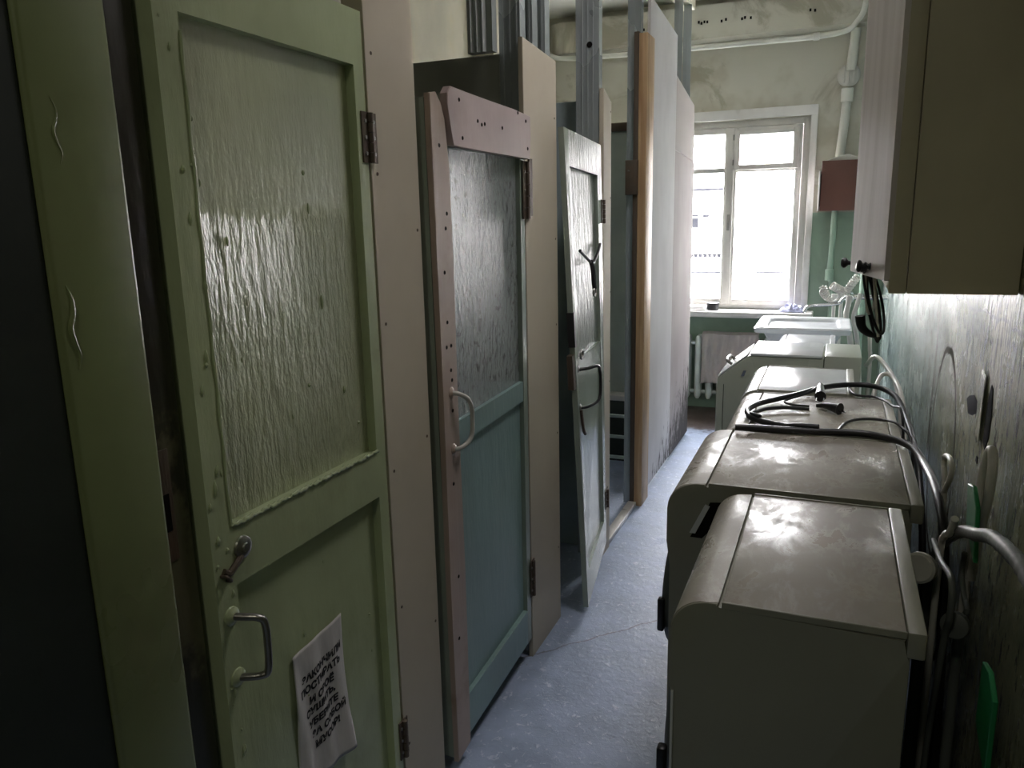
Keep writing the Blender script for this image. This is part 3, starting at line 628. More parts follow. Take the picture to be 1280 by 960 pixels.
# ------------------------------------------------------------------ washing machines
def arc(cx, cz, r, a0, a1, n=6): return [(cx+r*math.cos(math.radians(a0+(a1-a0)*i/n)), cz+r*math.sin(math.radians(a0+(a1-a0)*i/n))) for i in range(n+1)]
def washer(label, x0, x1, y0, y1, zt, seam, rr, mat_side, mat_top, top_over=0.018, knob_z=None, door=True, name='washing_machine'):
    r = thing(name, label, 'washing machine', ((x0+x1)/2, (y0+y1)/2, 0), 'washing machines along the right wall')
    tl = 0.045
    # body shell
    bp = [(x1-0.022, 0.03), (x0+0.010, 0.03), (x0+0.010, zt*0.72), (x0+0.001, zt*0.80)] + arc(x0+rr+0.001, zt-0.005-rr, rr, 180, 90, 8) + [(seam-0.003, zt-0.0035), (seam-0.003, zt-0.013), (x1-0.03, zt-0.013), (x1-0.03, zt-tl), (x1-0.022, zt-tl)]
    part('body', mat_side, r, lambda b: prism(b, bp, 'y', y0, y1, 0.003, 2))
    # front fascia with rolled upper edge (runs full height)
    pts = [(x0+0.010, 0.06), (x0+0.010, zt*0.72), (x0, zt*0.80)] + [(p[0], p[1]) for p in arc(x0+rr, zt-0.004-rr, rr, 180, 90, 8)] + [(seam-0.002, zt-0.002), (seam-0.002, zt-0.012), (x0+rr, zt-0.018), (x0+0.018, zt-rr-0.004), (x0+0.018, zt*0.72), (x0+0.025, 0.06)]
    part('control_panel', mat_top, r, lambda b: prism(b, pts, 'y', y0+0.002, y1-0.002, 0.002, 1))
    # top plate with raised rim at the back
    def top(b):
        box(b, seam+0.004, x1-0.030, y0+0.004, y1-0.004, zt-0.010, zt-0.001, 0.002, 2)
    part('top_plate', mat_top if mat_top != 'dusty' else 'dusty', r, top)
    def rim(b):
        box(b, x1-0.029, x1, y0-0.002, y1+0.002, zt-tl, zt+0.003, 0.005, 2)
        box(b, seam+0.004, x1-0.029, y0-0.001, y0+0.004, zt-0.012, zt+0.0015, 0.0015, 1); box(b, seam+0.004, x1-0.029, y1-0.004, y1+0.001, zt-0.012, zt+0.0015, 0.0015, 1)
    part('top_rim', mat_side, r, rim)
    yc = (y0+y1)/2
    if door:
        dr = part('porthole_door', 'grey_plastic', r, lambda b: lathe(b, (x0+0.012, yc, 0.43), (-1, 0, 0), [(0, 0.185), (0.02, 0.185), (0.035, 0.172), (0.045, 0.15), (0.045, 0.125), (0.030, 0.115), (0.03, 0.02)], 40))
        part('door_glass', 'grey_plastic', dr, lambda b: lathe(b, (x0-0.018, yc, 0.43), (-1, 0, 0), [(0, 0.114), (0.015, 0.10), (0.025, 0.06), (0.028, 0.01)], 32))
        part('door_handle', 'black', dr, lambda b: box(b, x0-0.040, x0-0.02, y0+0.09, y0+0.115, 0.36, 0.46, 0.006, 2))
    kn = part('program_knob', 'white_plastic', r, lambda b: lathe(b, (x0+0.006, y1-0.10, knob_z or zt*0.84), (-1, 0, 0), [(0, 0.028), (0.008, 0.028), (0.010, 0.022), (0.024, 0.020), (0.026, 0.012)], 24))
    part('detergent_drawer', mat_side, r, lambda b: box(b, x0-0.006, x0+0.02, y0+0.03, y0+0.17, zt*0.79, zt*0.87, 0.004, 2))
    for xx in (x0+0.05, x1-0.06):
        for yy in (y0+0.06, y1-0.06): part('foot', 'black', r, lambda b: lathe(b, (xx, yy, 0.0), (0, 0, 1), [(0, 0.022), (0.012, 0.022), (0.016, 0.012), (0.032, 0.012)], 12))
    return r
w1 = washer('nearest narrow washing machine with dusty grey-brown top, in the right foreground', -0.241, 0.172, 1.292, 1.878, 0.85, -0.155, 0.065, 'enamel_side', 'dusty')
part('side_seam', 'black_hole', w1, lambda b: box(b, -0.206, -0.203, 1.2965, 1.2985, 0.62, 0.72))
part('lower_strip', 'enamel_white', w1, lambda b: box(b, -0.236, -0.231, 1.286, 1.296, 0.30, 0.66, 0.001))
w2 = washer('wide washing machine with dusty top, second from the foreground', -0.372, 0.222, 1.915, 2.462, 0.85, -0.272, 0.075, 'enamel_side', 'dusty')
part('side_grip', 'black_hole', w2, lambda b: prism(b, [(-0.31, 0.70), (-0.262, 0.80), (-0.22, 0.805), (-0.20, 0.77), (-0.25, 0.735), (-0.28, 0.70)], 'y', 1.9135, 1.917))
part('grip_edge', 'enamel_white', w2, lambda b: prism(b, [(-0.312, 0.712), (-0.297, 0.712), (-0.262, 0.79), (-0.274, 0.794)], 'y', 1.911, 1.917))
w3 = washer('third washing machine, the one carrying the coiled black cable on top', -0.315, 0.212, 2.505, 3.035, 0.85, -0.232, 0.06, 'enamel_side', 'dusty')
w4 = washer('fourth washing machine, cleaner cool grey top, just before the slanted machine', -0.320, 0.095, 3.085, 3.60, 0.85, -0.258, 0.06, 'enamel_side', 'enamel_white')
w6 = washer('small rounded white washing machine between the slanted machine and the sink', -0.275, 0.02, 4.28, 4.66, 0.842, -0.235, 0.035, 'enamel_white', 'enamel_white')

# slanted machine
w5 = thing('washing_machine', 'greenish white machine with sloped front, fifth in the row', 'washing machine', (-0.19, 4.04, 0), 'washing machines along the right wall')
part('body', 'enamel_green', w5, lambda b: prism(b, [(-0.513, 0.02), (-0.513, 0.728), (-0.365, 0.848), (-0.028, 0.848), (-0.028, 0.02)], 'y', 3.845, 4.235, 0.006, 2))
part('back_section', 'enamel_green', w5, lambda b: box(b, -0.026, 0.134, 3.845, 4.235, 0.02, 0.862, 0.006, 2))
part('lid', 'enamel_white', w5, lambda b: box(b, -0.360, -0.034, 3.84, 4.24, 0.849, 0.862, 0.004, 2))
def slope(b):
    a, c = Vector((-0.508, 0, 0.735)), Vector((-0.372, 0, 0.846)); n = Vector((-0.632, 0, 0.775))
    prism(b, [(a.x, a.z), (c.x, c.z), (c.x+n.x*0.006, c.z+n.z*0.006), (a.x+n.x*0.006, a.z+n.z*0.006)], 'y', 3.86, 4.22, 0.001, 1)
sp = part('sloped_front_panel', 'enamel_white', w5, slope)
part('handle', 'steel', sp, lambda b: tube(b, catmull([(-0.452, 3.90, 0.793), (-0.475, 3.90, 0.812), (-0.475, 4.03, 0.812), (-0.452, 4.03, 0.793)], 6), 0.007, 10))
part('side_latch', 'chrome', w5, lambda b: prism(b, [(-0.40, 0.745), (-0.385, 0.745), (-0.375, 0.775), (-0.388, 0.775)], 'y', 3.838, 3.846, 0.001, 1))
part('lower_front', 'enamel_green', w5, lambda b: box(b, -0.519, -0.512, 3.87, 4.21, 0.08, 0.70, 0.002))
part('side_groove', 'black_hole', w5, lambda b: box(b, -0.482, -0.479, 3.8445, 3.846, 0.04, 0.70))
for y in (3.88, 4.2):
    for x in (-0.48, 0.10): part('foot', 'black', w5, lambda b: lathe(b, (x, y, 0), (0, 0, 1), [(0, 0.02), (0.022, 0.02)], 12))

# ------------------------------------------------------------------ sink, faucet and water fittings
sk = thing('enamel_sink', 'white enamel sink with wide flat rim below the window corner', 'sink', (-0.17, 5.0, 0.86))
def sink(b):
    x0, x1, y0, y1, zt = -0.43, 0.10, 4.74, 5.31, 0.865
    sec = [((x0, x1, y0, y1), zt-0.035), ((x0-0.005, x1+0.005, y0-0.005, y1+0.005), zt-0.01), ((x0+0.005, x1-0.005, y0+0.005, y1-0.005), zt),
           ((x0+0.055, x1-0.055, y0+0.075, y1-0.085), zt-0.003), ((x0+0.07, x1-0.07, y0+0.09, y1-0.10), zt-0.018), ((x0+0.10, x1-0.10, y0+0.13, y1-0.14), zt-0.13), ((x0+0.22, x1-0.22, y0+0.24, y1-0.24), zt-0.15)]
    rings = []
    for (a, c, d, e), z in sec:
        r = min(0.05, (c-a)/3); pts = []
        for cx, cy, s in ((c-r, e-r, 0), (a+r, e-r, 90), (a+r, d+r, 180), (c-r, d+r, 270)):
            for k in range(6): t = math.radians(s+k*18); pts.append(b.verts.new((cx+r*math.cos(t), cy+r*math.sin(t), z)))
        rings.append(pts)
    for p, q in zip(rings, rings[1:]):
        n = len(p)
        for k in range(n): b.faces.new((p[k], p[(k+1) % n], q[(k+1) % n], q[k]))
    b.faces.new(rings[-1]); 
part('basin', 'enamel_white', sk, sink)
part('underside', 'enamel_white', sk, lambda b: prism(b, [(-0.40, 0.845), (0.07, 0.845), (-0.02, 0.70), (-0.31, 0.70)], 'y', 4.83, 5.22, 0.02, 3))
part('drain', 'chrome', sk, lambda b: lathe(b, (-0.165, 5.02, 0.714), (0, 0, 1), [(0, 0.028), (0.003, 0.026), (0.003, 0.01)], 20))
part('waste_pipe', 'white_plastic', sk, lambda b: tube(b, catmull([(-0.165, 5.02, 0.70), (-0.165, 5.02, 0.50), (-0.10, 5.1, 0.42), (0.02, 5.2, 0.46), (0.10, 5.3, 0.40), (0.2, 5.4, 0.3), (0.28, 5.5, 0.1), (0.28, 5.5, 0.0)], 6), 0.022, 12))
part('bracket', 'rust', sk, lambda b: (box(b, -0.38, 0.10, 4.86, 4.885, 0.66, 0.69, 0.002), box(b, -0.38, 0.10, 5.18, 5.205, 0.66, 0.69, 0.002), box(b, -0.38, -0.355, 4.86, 4.885, 0.0, 0.69), box(b, -0.38, -0.355, 5.18, 5.205, 0.0, 0.69)))
fc = thing('faucet', 'chrome wall faucet with curved spout reaching over the enamel sink', 'faucet', (0.05, 5.5, 0.93))
part('spout', 'chrome', fc, lambda b: tube(b, catmull([(-0.176, 5.46, 0.870), (-0.176, 5.46, 0.882), (-0.165, 5.47, 0.905), (-0.13, 5.5, 0.915), (-0.04, 5.5, 0.922), (0.03, 5.5, 0.935), (0.06, 5.5, 0.965), (0.12, 5.5, 0.975)], 6), 0.011, 12))
part('mixer_body', 'chrome', fc, lambda b: tube(b, [(0.09, 5.44, 0.975), (0.09, 5.60, 0.975)], 0.022, 16))
for y in (5.43, 5.60): part('valve_handle', 'chrome', fc, lambda b: lathe(b, (0.09, y, 0.975), (0, -1 if y < 5.5 else 1, 0), [(0, 0.012), (0.02, 0.012), (0.025, 0.03), (0.045, 0.028), (0.05, 0.01)], 8))
part('wall_connector', 'chrome', fc, lambda b: (tube(b, [(0.09, 5.46, 0.975), (0.32, 5.46, 0.975)], 0.011, 12), tube(b, [(0.09, 5.58, 0.975), (0.32, 5.58, 0.975)], 0.011, 12)))
def spiral(b, a, c, R, r, turns, tilt=0.3):
    a = Vector(a); c = Vector(c); t = (c-a).normalized(); u = t.cross(V(0, 0, 1)).normalized(); v = t.cross(u)
    N = turns*12; tube(b, [a+(c-a)*i/N+(u*math.cos(2*math.pi*i/12)+v*math.sin(2*math.pi*i/12))*R for i in range(N+1)], r, 6)
ch = thing('corrugated_hose', 'white spiral corrugated hose draped above the sink faucet', 'hose', (0.02, 5.5, 1.02))
part('spiral', 'white_plastic', ch, lambda b: (spiral(b, (-0.075, 5.5, 1.045), (-0.035, 5.5, 0.955), 0.020, 0.006, 6), spiral(b, (-0.02, 5.45, 1.055), (0.06, 5.5, 1.005), 0.022, 0.007, 7), spiral(b, (0.07, 5.45, 1.02), (0.13, 5.4, 1.12), 0.020, 0.006, 7)))
part('loop', 'white_plastic', ch, lambda b: tube(b, catmull([(-0.07, 5.5, 1.05), (-0.085, 5.5, 1.0), (-0.045, 5.5, 0.955), (0.0, 5.5, 0.945), (0.03, 5.48, 0.98), (0.02, 5.45, 1.02), (0.07, 5.47, 1.01), (0.12, 5.42, 1.09)], 8), 0.009, 10))
def pipe(label, pts, r, mat, name='water_pipe', cat='pipe', n=6, couple=()):
    o = thing(name, label, cat, tuple(Vector(pts[-1])))
    part('pipe', mat, o, lambda b: tube(b, catmull(pts, n) if len(pts) > 2 else pts, r, 12))
    for p, ax, L, R in couple: part('coupling', mat, o, lambda b: lathe(b, p, ax, [(0, r*1.05), (0.001, R), (L, R), (L+0.001, r*1.05)], 6 if mat == 'chrome' else 16))
    return o
pipe('slim white water pipe rising behind the sink, left one of a pair', [(0.00, 5.75, 0.0), (0.00, 5.75, 0.97)], 0.012, 'pipe_white', couple=[((0, 5.75, 0.93), (0, 0, 1), 0.04, 0.02)])
pipe('slim white water pipe rising behind the sink, right one of a pair', [(0.045, 5.75, 0.0), (0.045, 5.75, 0.97)], 0.012, 'pipe_white', couple=[((0.045, 5.75, 0.93), (0, 0, 1), 0.04, 0.02)])
pipe('thick pale hose running down the corner behind the sink', [(0.09, 5.35, 1.0), (0.085, 5.35, 0.95), (0.075, 5.3, 0.86), (0.11, 5.3, 0.72), (0.14, 5.3, 0.4), (0.14, 5.3, 0.05)], 0.017, 'white_plastic', 'drain_hose', 'hose')
pipe('second pale hose hanging in the corner right of the sink', [(0.15, 5.3, 1.02), (0.135, 5.3, 0.95), (0.12, 5.3, 0.86), (0.15, 5.3, 0.72), (0.18, 5.3, 0.4), (0.18, 5.3, 0.05)], 0.014, 'white_plastic', 'drain_hose', 'hose')
pipe('green painted pipe running down the corner from the brown box', [(-0.035, 6.16, 1.53), (-0.04, 6.16, 1.2), (-0.045, 6.16, 1.07), (-0.02, 6.16, 0.9), (-0.02, 6.16, 0.0)], 0.020, 'pipe_green', couple=[((-0.045, 6.16, 1.03), (0, 0, 1), 0.08, 0.03)])
pipe('green painted riser pipe in the far right corner', [(0.18, 5.95, 0.0), (0.18, 5.95, 1.5)], 0.022, 'pipe_green', couple=[((0.18, 5.95, 0.70), (0, 0, 1), 0.06, 0.034)])
pipe('white conduit between the brown box and the white junction knob', [(-0.028, 6.15, 1.88), (-0.012, 6.15, 2.10), (0.0, 6.15, 2.36)], 0.030, 'pipe_white', 'cable_conduit', 'conduit', couple=[((-0.003, 6.15, 2.27), (0, 0, 1), 0.09, 0.040)])
jn = thing('junction_knob', 'round white junction box on the conduit above the brown box', 'junction box', (0.0, 6.12, 2.44))
part('cover', 'white_plastic', jn, lambda b: lathe(b, (0.0, 6.16, 2.445), (0, -1, 0), [(0, 0.075), (0.02, 0.075), (0.035, 0.068), (0.05, 0.045), (0.055, 0.01)], 24))
part('ribs', 'white_plastic', jn, lambda b: [box(b, -0.004+x, 0.004+x, 6.10, 6.13, 2.39, 2.50, 0.003) for x in (-0.03, 0, 0.03)])
pipe('white vertical pipe from the junction box up to the beam corner', [(0.01, 6.12, 2.47), (0.028, 6.12, 2.74)], 0.032, 'pipe_white')
pipe('long white pipe running under the ceiling beam and rising at both ends', [(-2.21, 6.0, 2.98), (-2.19, 6.0, 2.86), (-2.15, 6.0, 2.76), (-2.0, 6.0, 2.715), (-1.5, 6.0, 2.70), (-1.0, 6.0, 2.695), (-0.5, 6.0, 2.69), (-0.2, 6.0, 2.69), (-0.03, 6.0, 2.71), (0.03, 6.0, 2.76), (0.07, 6.0, 2.84), (0.09, 6.0, 3.04)], 0.018, 'pipe_white', couple=[((-0.24, 6.0, 2.69), (1, 0, 0), 0.04, 0.026)])
bx = thing('electrical_box', 'red-brown metal electrical box in the far right corner by the window', 'electrical box', (-0.03, 6.1, 1.53))
part('box_body', 'brown_box', bx, lambda b: box(b, -0.135, 0.12, 5.97, 6.195, 1.53, 1.87, 0.004))
part('open_flap', 'sill', bx, lambda b: box(b, -0.150, -0.139, 5.93, 6.15, 1.53, 1.80, 0.003))
part('flap_edge', 'black_hole', bx, lambda b: box(b, -0.1385, -0.135, 5.985, 6.02, 1.56, 1.78))
part('top_plaster', 'pipe_white', bx, lambda b: prism(b, [(-0.13, 1.868), (0.12, 1.868), (0.10, 1.885), (0.03, 1.91), (-0.03, 1.90)], 'y', 6.0, 6.19, 0.004, 2))

# window sill clutter
def sheets(b):
    for k in range(5): box(b, -1.16+0.004*k, -0.90-0.006*k, 6.00+0.01*k, 6.16, 0.80+0.007*k, 0.806+0.007*k, 0.001)
bk = part('paper_stack', 'sill', None, sheets); tag(bk, 'flat stack of pale papers on the left of the window sill', 'papers')
bk2 = thing('jar_lid', 'small dark round tin standing on the window sill beside the papers', 'tin', (-0.86, 6.11, 0.80))
part('tin', 'black', bk2, lambda b: lathe(b, (-0.865, 6.11, 0.80), (0, 0, 1), [(0, 0.045), (0.04, 0.045), (0.042, 0.048), (0.055, 0.048), (0.057, 0.04)], 20))
def rag(b):
    N = 26; g = []
    for i in range(N+1):
        row = []
        for j in range(N+1):
            u, v = i/N, j/N; x = -0.39+0.19*u; y = 6.03+0.13*v
            e = math.sin(math.pi*u)*math.sin(math.pi*v)
            z = 0.803+e*0.035+abs(noise.noise(V(u*7, v*7, 2)))*0.045*(0.3+e)
            row.append(b.verts.new((x+noise.noise(V(u*3, v*3, 5))*0.02, y, z)))
        g.append(row)
    for i in range(N):
        for j in range(N): b.faces.new((g[i][j], g[i+1][j], g[i+1][j+1], g[i][j+1]))
rg = part('crumpled_cloth', 'cloth_blue', None, rag); rg.modifiers.new('s', 'SOLIDIFY').thickness = 0.003; tag(rg, 'crumpled lavender cloth on the window sill near the faucet', 'cloth')

# ------------------------------------------------------------------ radiator and cloth
rd = thing('radiator', 'white cast iron radiator below the window', 'radiator', (-0.8, 6.1, 0.1))
def column(x):
    b = B()
    for y in (6.07, 6.14):
        tube(b, catmull([(x, y, 0.10), (x, y, 0.16), (x, y, 0.35), (x, y, 0.54), (x, y, 0.60)], 3), 0.026, 10, rf=lambda t: 0.55+0.45*math.sin(math.pi*min(1, max(0, t*1.0))) ** 0.4 if 0 < t < 1 else 0.5)
    for z in (0.15, 0.54): box(b, x-0.024, x+0.024, 6.055, 6.155, z-0.035, z+0.035, 0.015, 3)
    return b
for k in range(9): obj('radiator_section', column(-1.13+k*0.085), 'radiator', rd)
part('feed_pipe', 'radiator', rd, lambda b: (tube(b, [(-1.5, 6.1, 0.15), (-0.35, 6.1, 0.15)], 0.016, 10), tube(b, [(-1.5, 6.1, 0.54), (-0.35, 6.1, 0.54)], 0.016, 10)))
def cloth(b):
    NX, NT_ = 40, 40; g = []
    for i in range(NX+1):
        row = []
        for j in range(NT_+1):
            u, t = i/NX, j/NT_; x = -0.93+0.42*u
            if t < 0.75: s = t/0.75; z = 0.225+(0.62-0.225)*s; y = 6.03
            else: s = (t-0.75)/0.25; z = 0.62+0.012*math.sin(s*math.pi); y = 6.03+0.14*s
            y += 0.010*math.sin(u*34+2*math.sin(t*4))*(1-0.6*t)+0.006*noise.noise(V(u*6, t*6, 0)); z += 0.012*math.sin(u*9)*(1-t)
            row.append(b.verts.new((x, y, z)))
        g.append(row)
    for i in range(NX):
        for j in range(NT_): b.faces.new((g[i][j], g[i+1][j], g[i+1][j+1], g[i][j+1]))
ck = part('floor_cloth', 'cloth', None, cloth); ck.modifiers.new('s', 'SOLIDIFY').thickness = 0.003; tag(ck, 'faded greyish pink cloth hung over the radiator to dry', 'cloth')

# ------------------------------------------------------------------ wall cabinet
cb = thing('wall_cabinet', 'olive brown wall cabinet with ajar whitewashed wooden doors, upper right', 'cabinet', (0.2, 1.95, 1.36))
part('side_panel', 'cabinet_side', cb, lambda b: box(b, 0.13, XR-0.002, 1.70, 1.72, 1.36, 2.55, 0.002))
part('side_stile', 'cabinet_side', cb, lambda b: box(b, 0.098, 0.1285, 1.698, 1.722, 1.36, 2.55, 0.002))
part('side_panel', 'cabinet_side', cb, lambda b: box(b, 0.10, XR-0.002, 2.28, 2.30, 1.36, 2.55, 0.002))
part('bottom_panel', 'cabinet_side', cb, lambda b: box(b, 0.10, XR-0.002, 1.722, 2.278, 1.362, 1.38)); part('top_panel', 'cabinet_side', cb, lambda b: box(b, 0.10, XR-0.002, 1.722, 2.278, 2.53, 2.548))
part('back_panel', 'cabinet_side', cb, lambda b: box(b, 0.30, XR-0.002, 1.722, 2.278, 1.38, 2.53))
for z in (1.75, 2.12): part('shelf', 'cabinet_side', cb, lambda b: box(b, 0.12, 0.30, 1.722, 2.278, z, z+0.018))
def cab_door(ya, yb, xa, xb, zb):
    d = Vector((xb-xa, yb-ya, 0)); n = Vector((abs(yb-ya), -(xb-xa)*(1 if yb>ya else -1), 0)).normalized()*0.018
    b = B(); prism(b, [(xa, ya), (xb, yb), (xb+n.x, yb+n.y), (xa+n.x, ya+n.y)], 'z', zb, 2.55, 0.002, 1); return obj('door', b, 'whitewood', cb)
dr = cab_door(1.697, 1.965, 0.088, 0.030, 1.385)
dr2 = cab_door(2.28, 2.04, 0.098, 0.045, 1.385)
def knob(p, dirn, parent, k=1.0):
    o = B(); lathe(o, p, dirn, [(0, 0.008), (0.004*k, 0.006), (0.016*k, 0.0045), (0.022*k, 0.006), (0.027*k, 0.012), (0.033*k, 0.013), (0.038*k, 0.008)], 20); obj('knob', o, 'black', parent)
knob((0.066, 1.80, 1.407), (-1, -0.1, 0.03), dr, 0.72); knob((0.048, 2.075, 1.398), (-1, 0.1, 0), dr2)
# black cords hanging from the nearer cabinet knob
hc = thing('hanging_cord', 'bundle of looped black power cord with a plug hanging from the cabinet knob', 'power cord', (0.07, 1.87, 1.40))
def loops(b):
    for (ax, ay, w, drop, tw) in ((0.000, 0, 0.016, 0.115, 0), (0.006, 0.006, 0.022, 0.150, 0.4), (0.010, -0.004, 0.026, 0.135, 0.8), (0.004, 0.012, 0.012, 0.155, 1.2)):
        c = V(0.058+ax, 1.868+ay, 1.392)
        pts = []
        for i in range(12):
            a = 2*math.pi*i/12
            pts.append(c+V(0.032*(0.5-0.5*math.cos(a))*1.0+w*0.5*math.sin(a), 0.012*math.sin(a+tw), -drop*(0.5-0.5*math.cos(a))))
        tube(b, catmull(pts, 5, True), 0.0029, 8, closed=True)
part('cord_loops', 'black', hc, loops)
part('cord_tie', 'black', hc, lambda b: tube(b, catmull([(0.060, 1.795, 1.411), (0.050, 1.80, 1.402), (0.056, 1.835, 1.398), (0.066, 1.866, 1.385)], 5), 0.007, 8))
part('white_wire', 'white_plastic', hc, lambda b: (tube(b, catmull([(0.060, 1.860, 1.39), (0.063, 1.858, 1.34), (0.072, 1.858, 1.30), (0.082, 1.86, 1.33), (0.076, 1.86, 1.385)], 6), 0.003, 8), tube(b, catmull([(0.078, 1.858, 1.39), (0.082, 1.855, 1.34), (0.094, 1.858, 1.25)], 6), 0.003, 8)))
part('plug', 'black', hc, lambda b: tube(b, catmull([(0.055, 1.86, 1.295), (0.060, 1.862, 1.270), (0.075, 1.865, 1.256), (0.094, 1.868, 1.250)], 5), 0.010, 10, rf=lambda t: 1.1-0.5*t))

# ------------------------------------------------------------------ coiled cable on the third machine
zc = 0.8625
cl = thing('cable_coil', 'thick black rubber cable coiled over the second and third machines', 'cable', (-0.1, 2.6, 0.86))
part('thick_cable', 'black', cl, lambda b: tube(b, catmull([(-0.265, 2.443, zc), (-0.20, 2.454, zc), (-0.126, 2.457, zc), (-0.046, 2.463, zc), (0.032, 2.478, zc), (0.093, 2.485, zc), (0.139, 2.474, zc), (0.195, 2.42, zc+0.004), (0.232, 2.34, zc+0.004), (0.246, 2.24, 0.86), (0.250, 2.06, 0.87), (0.252, 1.92, 0.86), (0.255, 1.84, 0.82), (0.26, 1.80, 0.70), (0.27, 1.78, 0.4), (0.27, 1.8, 0.03)], 6), 0.0105, 10))
part('cable_loop', 'black', cl, lambda b: tube(b, catmull([(-0.02, 2.472, zc+0.012), (-0.08, 2.485, zc+0.008), (-0.129, 2.505, zc), (-0.209, 2.555, zc), (-0.243, 2.617, zc), (-0.250, 2.70, zc), (-0.214, 2.81, zc), (-0.111, 2.965, zc), (-0.009, 3.095, zc+0.01), (0.10, 3.17, zc+0.01), (0.174, 3.15, zc+0.008), (0.225, 3.05, zc), (0.25, 2.9, 0.83), (0.26, 2.7, 0.80), (0.262, 2.5, 0.77), (0.27, 2.3, 0.6), (0.275, 2.2, 0.3), (0.275, 2.2, 0.03)], 6), 0.0100, 10))
part('inner_loop', 'black', cl, lambda b: tube(b, catmull([(-0.20, 2.548, zc+0.014), (-0.232, 2.60, zc+0.01), (-0.222, 2.665, zc), (-0.188, 2.721, zc), (-0.128, 2.755, zc), (-0.057, 2.765, zc-0.002)], 6), 0.0065, 8))
pc = thing('power_plug', 'black mains plug standing on its pins beside the cable coil', 'plug', (-0.03, 2.93, 0.86))
part('plug_body', 'black', pc, lambda b: tube(b, catmull([(-0.028, 3.04, 0.888), (-0.027, 2.99, 0.885), (-0.025, 2.94, 0.880), (-0.025, 2.905, 0.876)], 4), 0.018, 14, rf=lambda t: 0.6+0.5*t))
part('pin', 'chrome', pc, lambda b: (cyl(b, (-0.035, 2.905, 0.876), (-0.036, 2.86, 0.868), 0.0035, 8), cyl(b, (-0.015, 2.905, 0.876), (-0.014, 2.86, 0.868), 0.0035, 8)))
part('cord', 'black', pc, lambda b: tube(b, catmull([(-0.030, 3.045, 0.885), (-0.08, 2.99, zc), (-0.127, 2.915, zc-0.004), (-0.143, 2.861, zc-0.004), (-0.112, 2.82, zc-0.004), (-0.058, 2.813, zc-0.004)], 6), 0.0045, 8))
p2 = thing('power_plug', 'rounded black mains plug lying on its side on the third machine', 'plug', (0.02, 2.76, 0.865))
part('plug_body', 'black', p2, lambda b: tube(b, catmull([(-0.035, 2.815, 0.862), (-0.01, 2.808, 0.866), (0.012, 2.785, 0.868), (0.034, 2.765, 0.868), (0.040, 2.76, 0.868)], 4), 0.019, 14, rf=lambda t: 0.35+0.75*t))
part('pin', 'chrome', p2, lambda b: (cyl(b, (0.036, 2.757, 0.864), (0.050, 2.735, 0.860), 0.003, 8), cyl(b, (0.044, 2.77, 0.864), (0.058, 2.748, 0.860), 0.003, 8)))
for lab, pts in (('thin black cord arching over the right of the third machine near its front edge', [(0.035, 2.50, 0.858), (0.042, 2.56, 0.856), (0.064, 2.642, 0.856), (0.106, 2.69, 0.856), (0.164, 2.69, 0.858), (0.214, 2.612, 0.862), (0.245, 2.5, 0.80), (0.25, 2.4, 0.4), (0.25, 2.4, 0.03)]),
                 ('thin black cord trailing over the back right of the third machine', [(0.069, 3.16, 0.868), (0.091, 3.035, 0.862), (0.159, 3.01, 0.862), (0.206, 2.891, 0.862), (0.235, 2.77, 0.83), (0.25, 2.72, 0.4), (0.25, 2.7, 0.03)])):
    c = part('thin_cord', 'black', None, lambda b: tube(b, catmull(pts, 6), 0.0045, 8)); tag(c, lab, 'power cord')

# ------------------------------------------------------------------ hoses behind the machines, lower right
def hose(label, pts, r, mat, name='drain_hose', cat='hose', ribs=False, closed=False):
    N = len(pts)*8
    c = part(name, mat, None, lambda b: tube(b, catmull(pts, 10 if ribs else 7, closed), r, 12, closed=closed, rf=(lambda t: 1+0.14*math.sin(t*N*3.0)) if ribs else None)); tag(c, label, cat, 'hoses behind the machines'); return c
hose('narrow white hose loop standing against the peeling wall', [(0.262, 2.02, 0.83), (0.262, 1.95, 0.88), (0.262, 1.88, 0.935), (0.262, 1.87, 0.965), (0.262, 1.915, 0.972), (0.262, 1.985, 0.955), (0.262, 1.99, 0.93), (0.262, 1.95, 0.90), (0.265, 1.96, 0.80), (0.27, 2.0, 0.6), (0.27, 2.0, 0.02)], 0.006, 'white_plastic')
hose('wide pale hose loop leaning on the wall right of the green strip', [(0.285, 1.66, 0.80), (0.285, 1.615, 0.93), (0.285, 1.585, 0.985), (0.285, 1.572, 1.05), (0.285, 1.588, 1.082), (0.285, 1.615, 1.078), (0.287, 1.66, 1.035), (0.287, 1.68, 0.985), (0.287, 1.69, 0.9), (0.287, 1.72, 0.7), (0.287, 1.72, 0.03)], 0.0085, 'white_plastic')
hose('grey ribbed drain hose arching toward the right edge of the frame', [(0.25, 2.0, 0.6), (0.25, 1.90, 0.70), (0.25, 1.866, 0.768), (0.25, 1.73, 0.854), (0.25, 1.577, 0.928), (0.25, 1.443, 0.975), (0.25, 1.336, 1.015), (0.25, 1.207, 1.045), (0.252, 1.10, 1.055), (0.255, 0.98, 1.03), (0.26, 0.88, 0.9), (0.262, 0.82, 0.4), (0.262, 0.82, 0.03)], 0.011, 'grey_plastic', ribs=True)
hose('thin pale hose dropping behind the nearest machine', [(0.275, 1.69, 0.84), (0.275, 1.70, 0.79), (0.275, 1.65, 0.765), (0.272, 1.59, 0.76), (0.27, 1.70, 0.68), (0.265, 1.76, 0.64), (0.265, 1.84, 0.53), (0.265, 2.04, 0.34), (0.27, 2.06, 0.03)], 0.0055, 'grey_plastic')
hose('second thin grey hose crossing behind the nearest machine', [(0.225, 1.75, 0.835), (0.225, 1.62, 0.845), (0.228, 1.50, 0.86), (0.228, 1.48, 0.80), (0.228, 1.52, 0.72), (0.228, 1.6, 0.4), (0.228, 1.6, 0.03)], 0.006, 'grey_plastic')
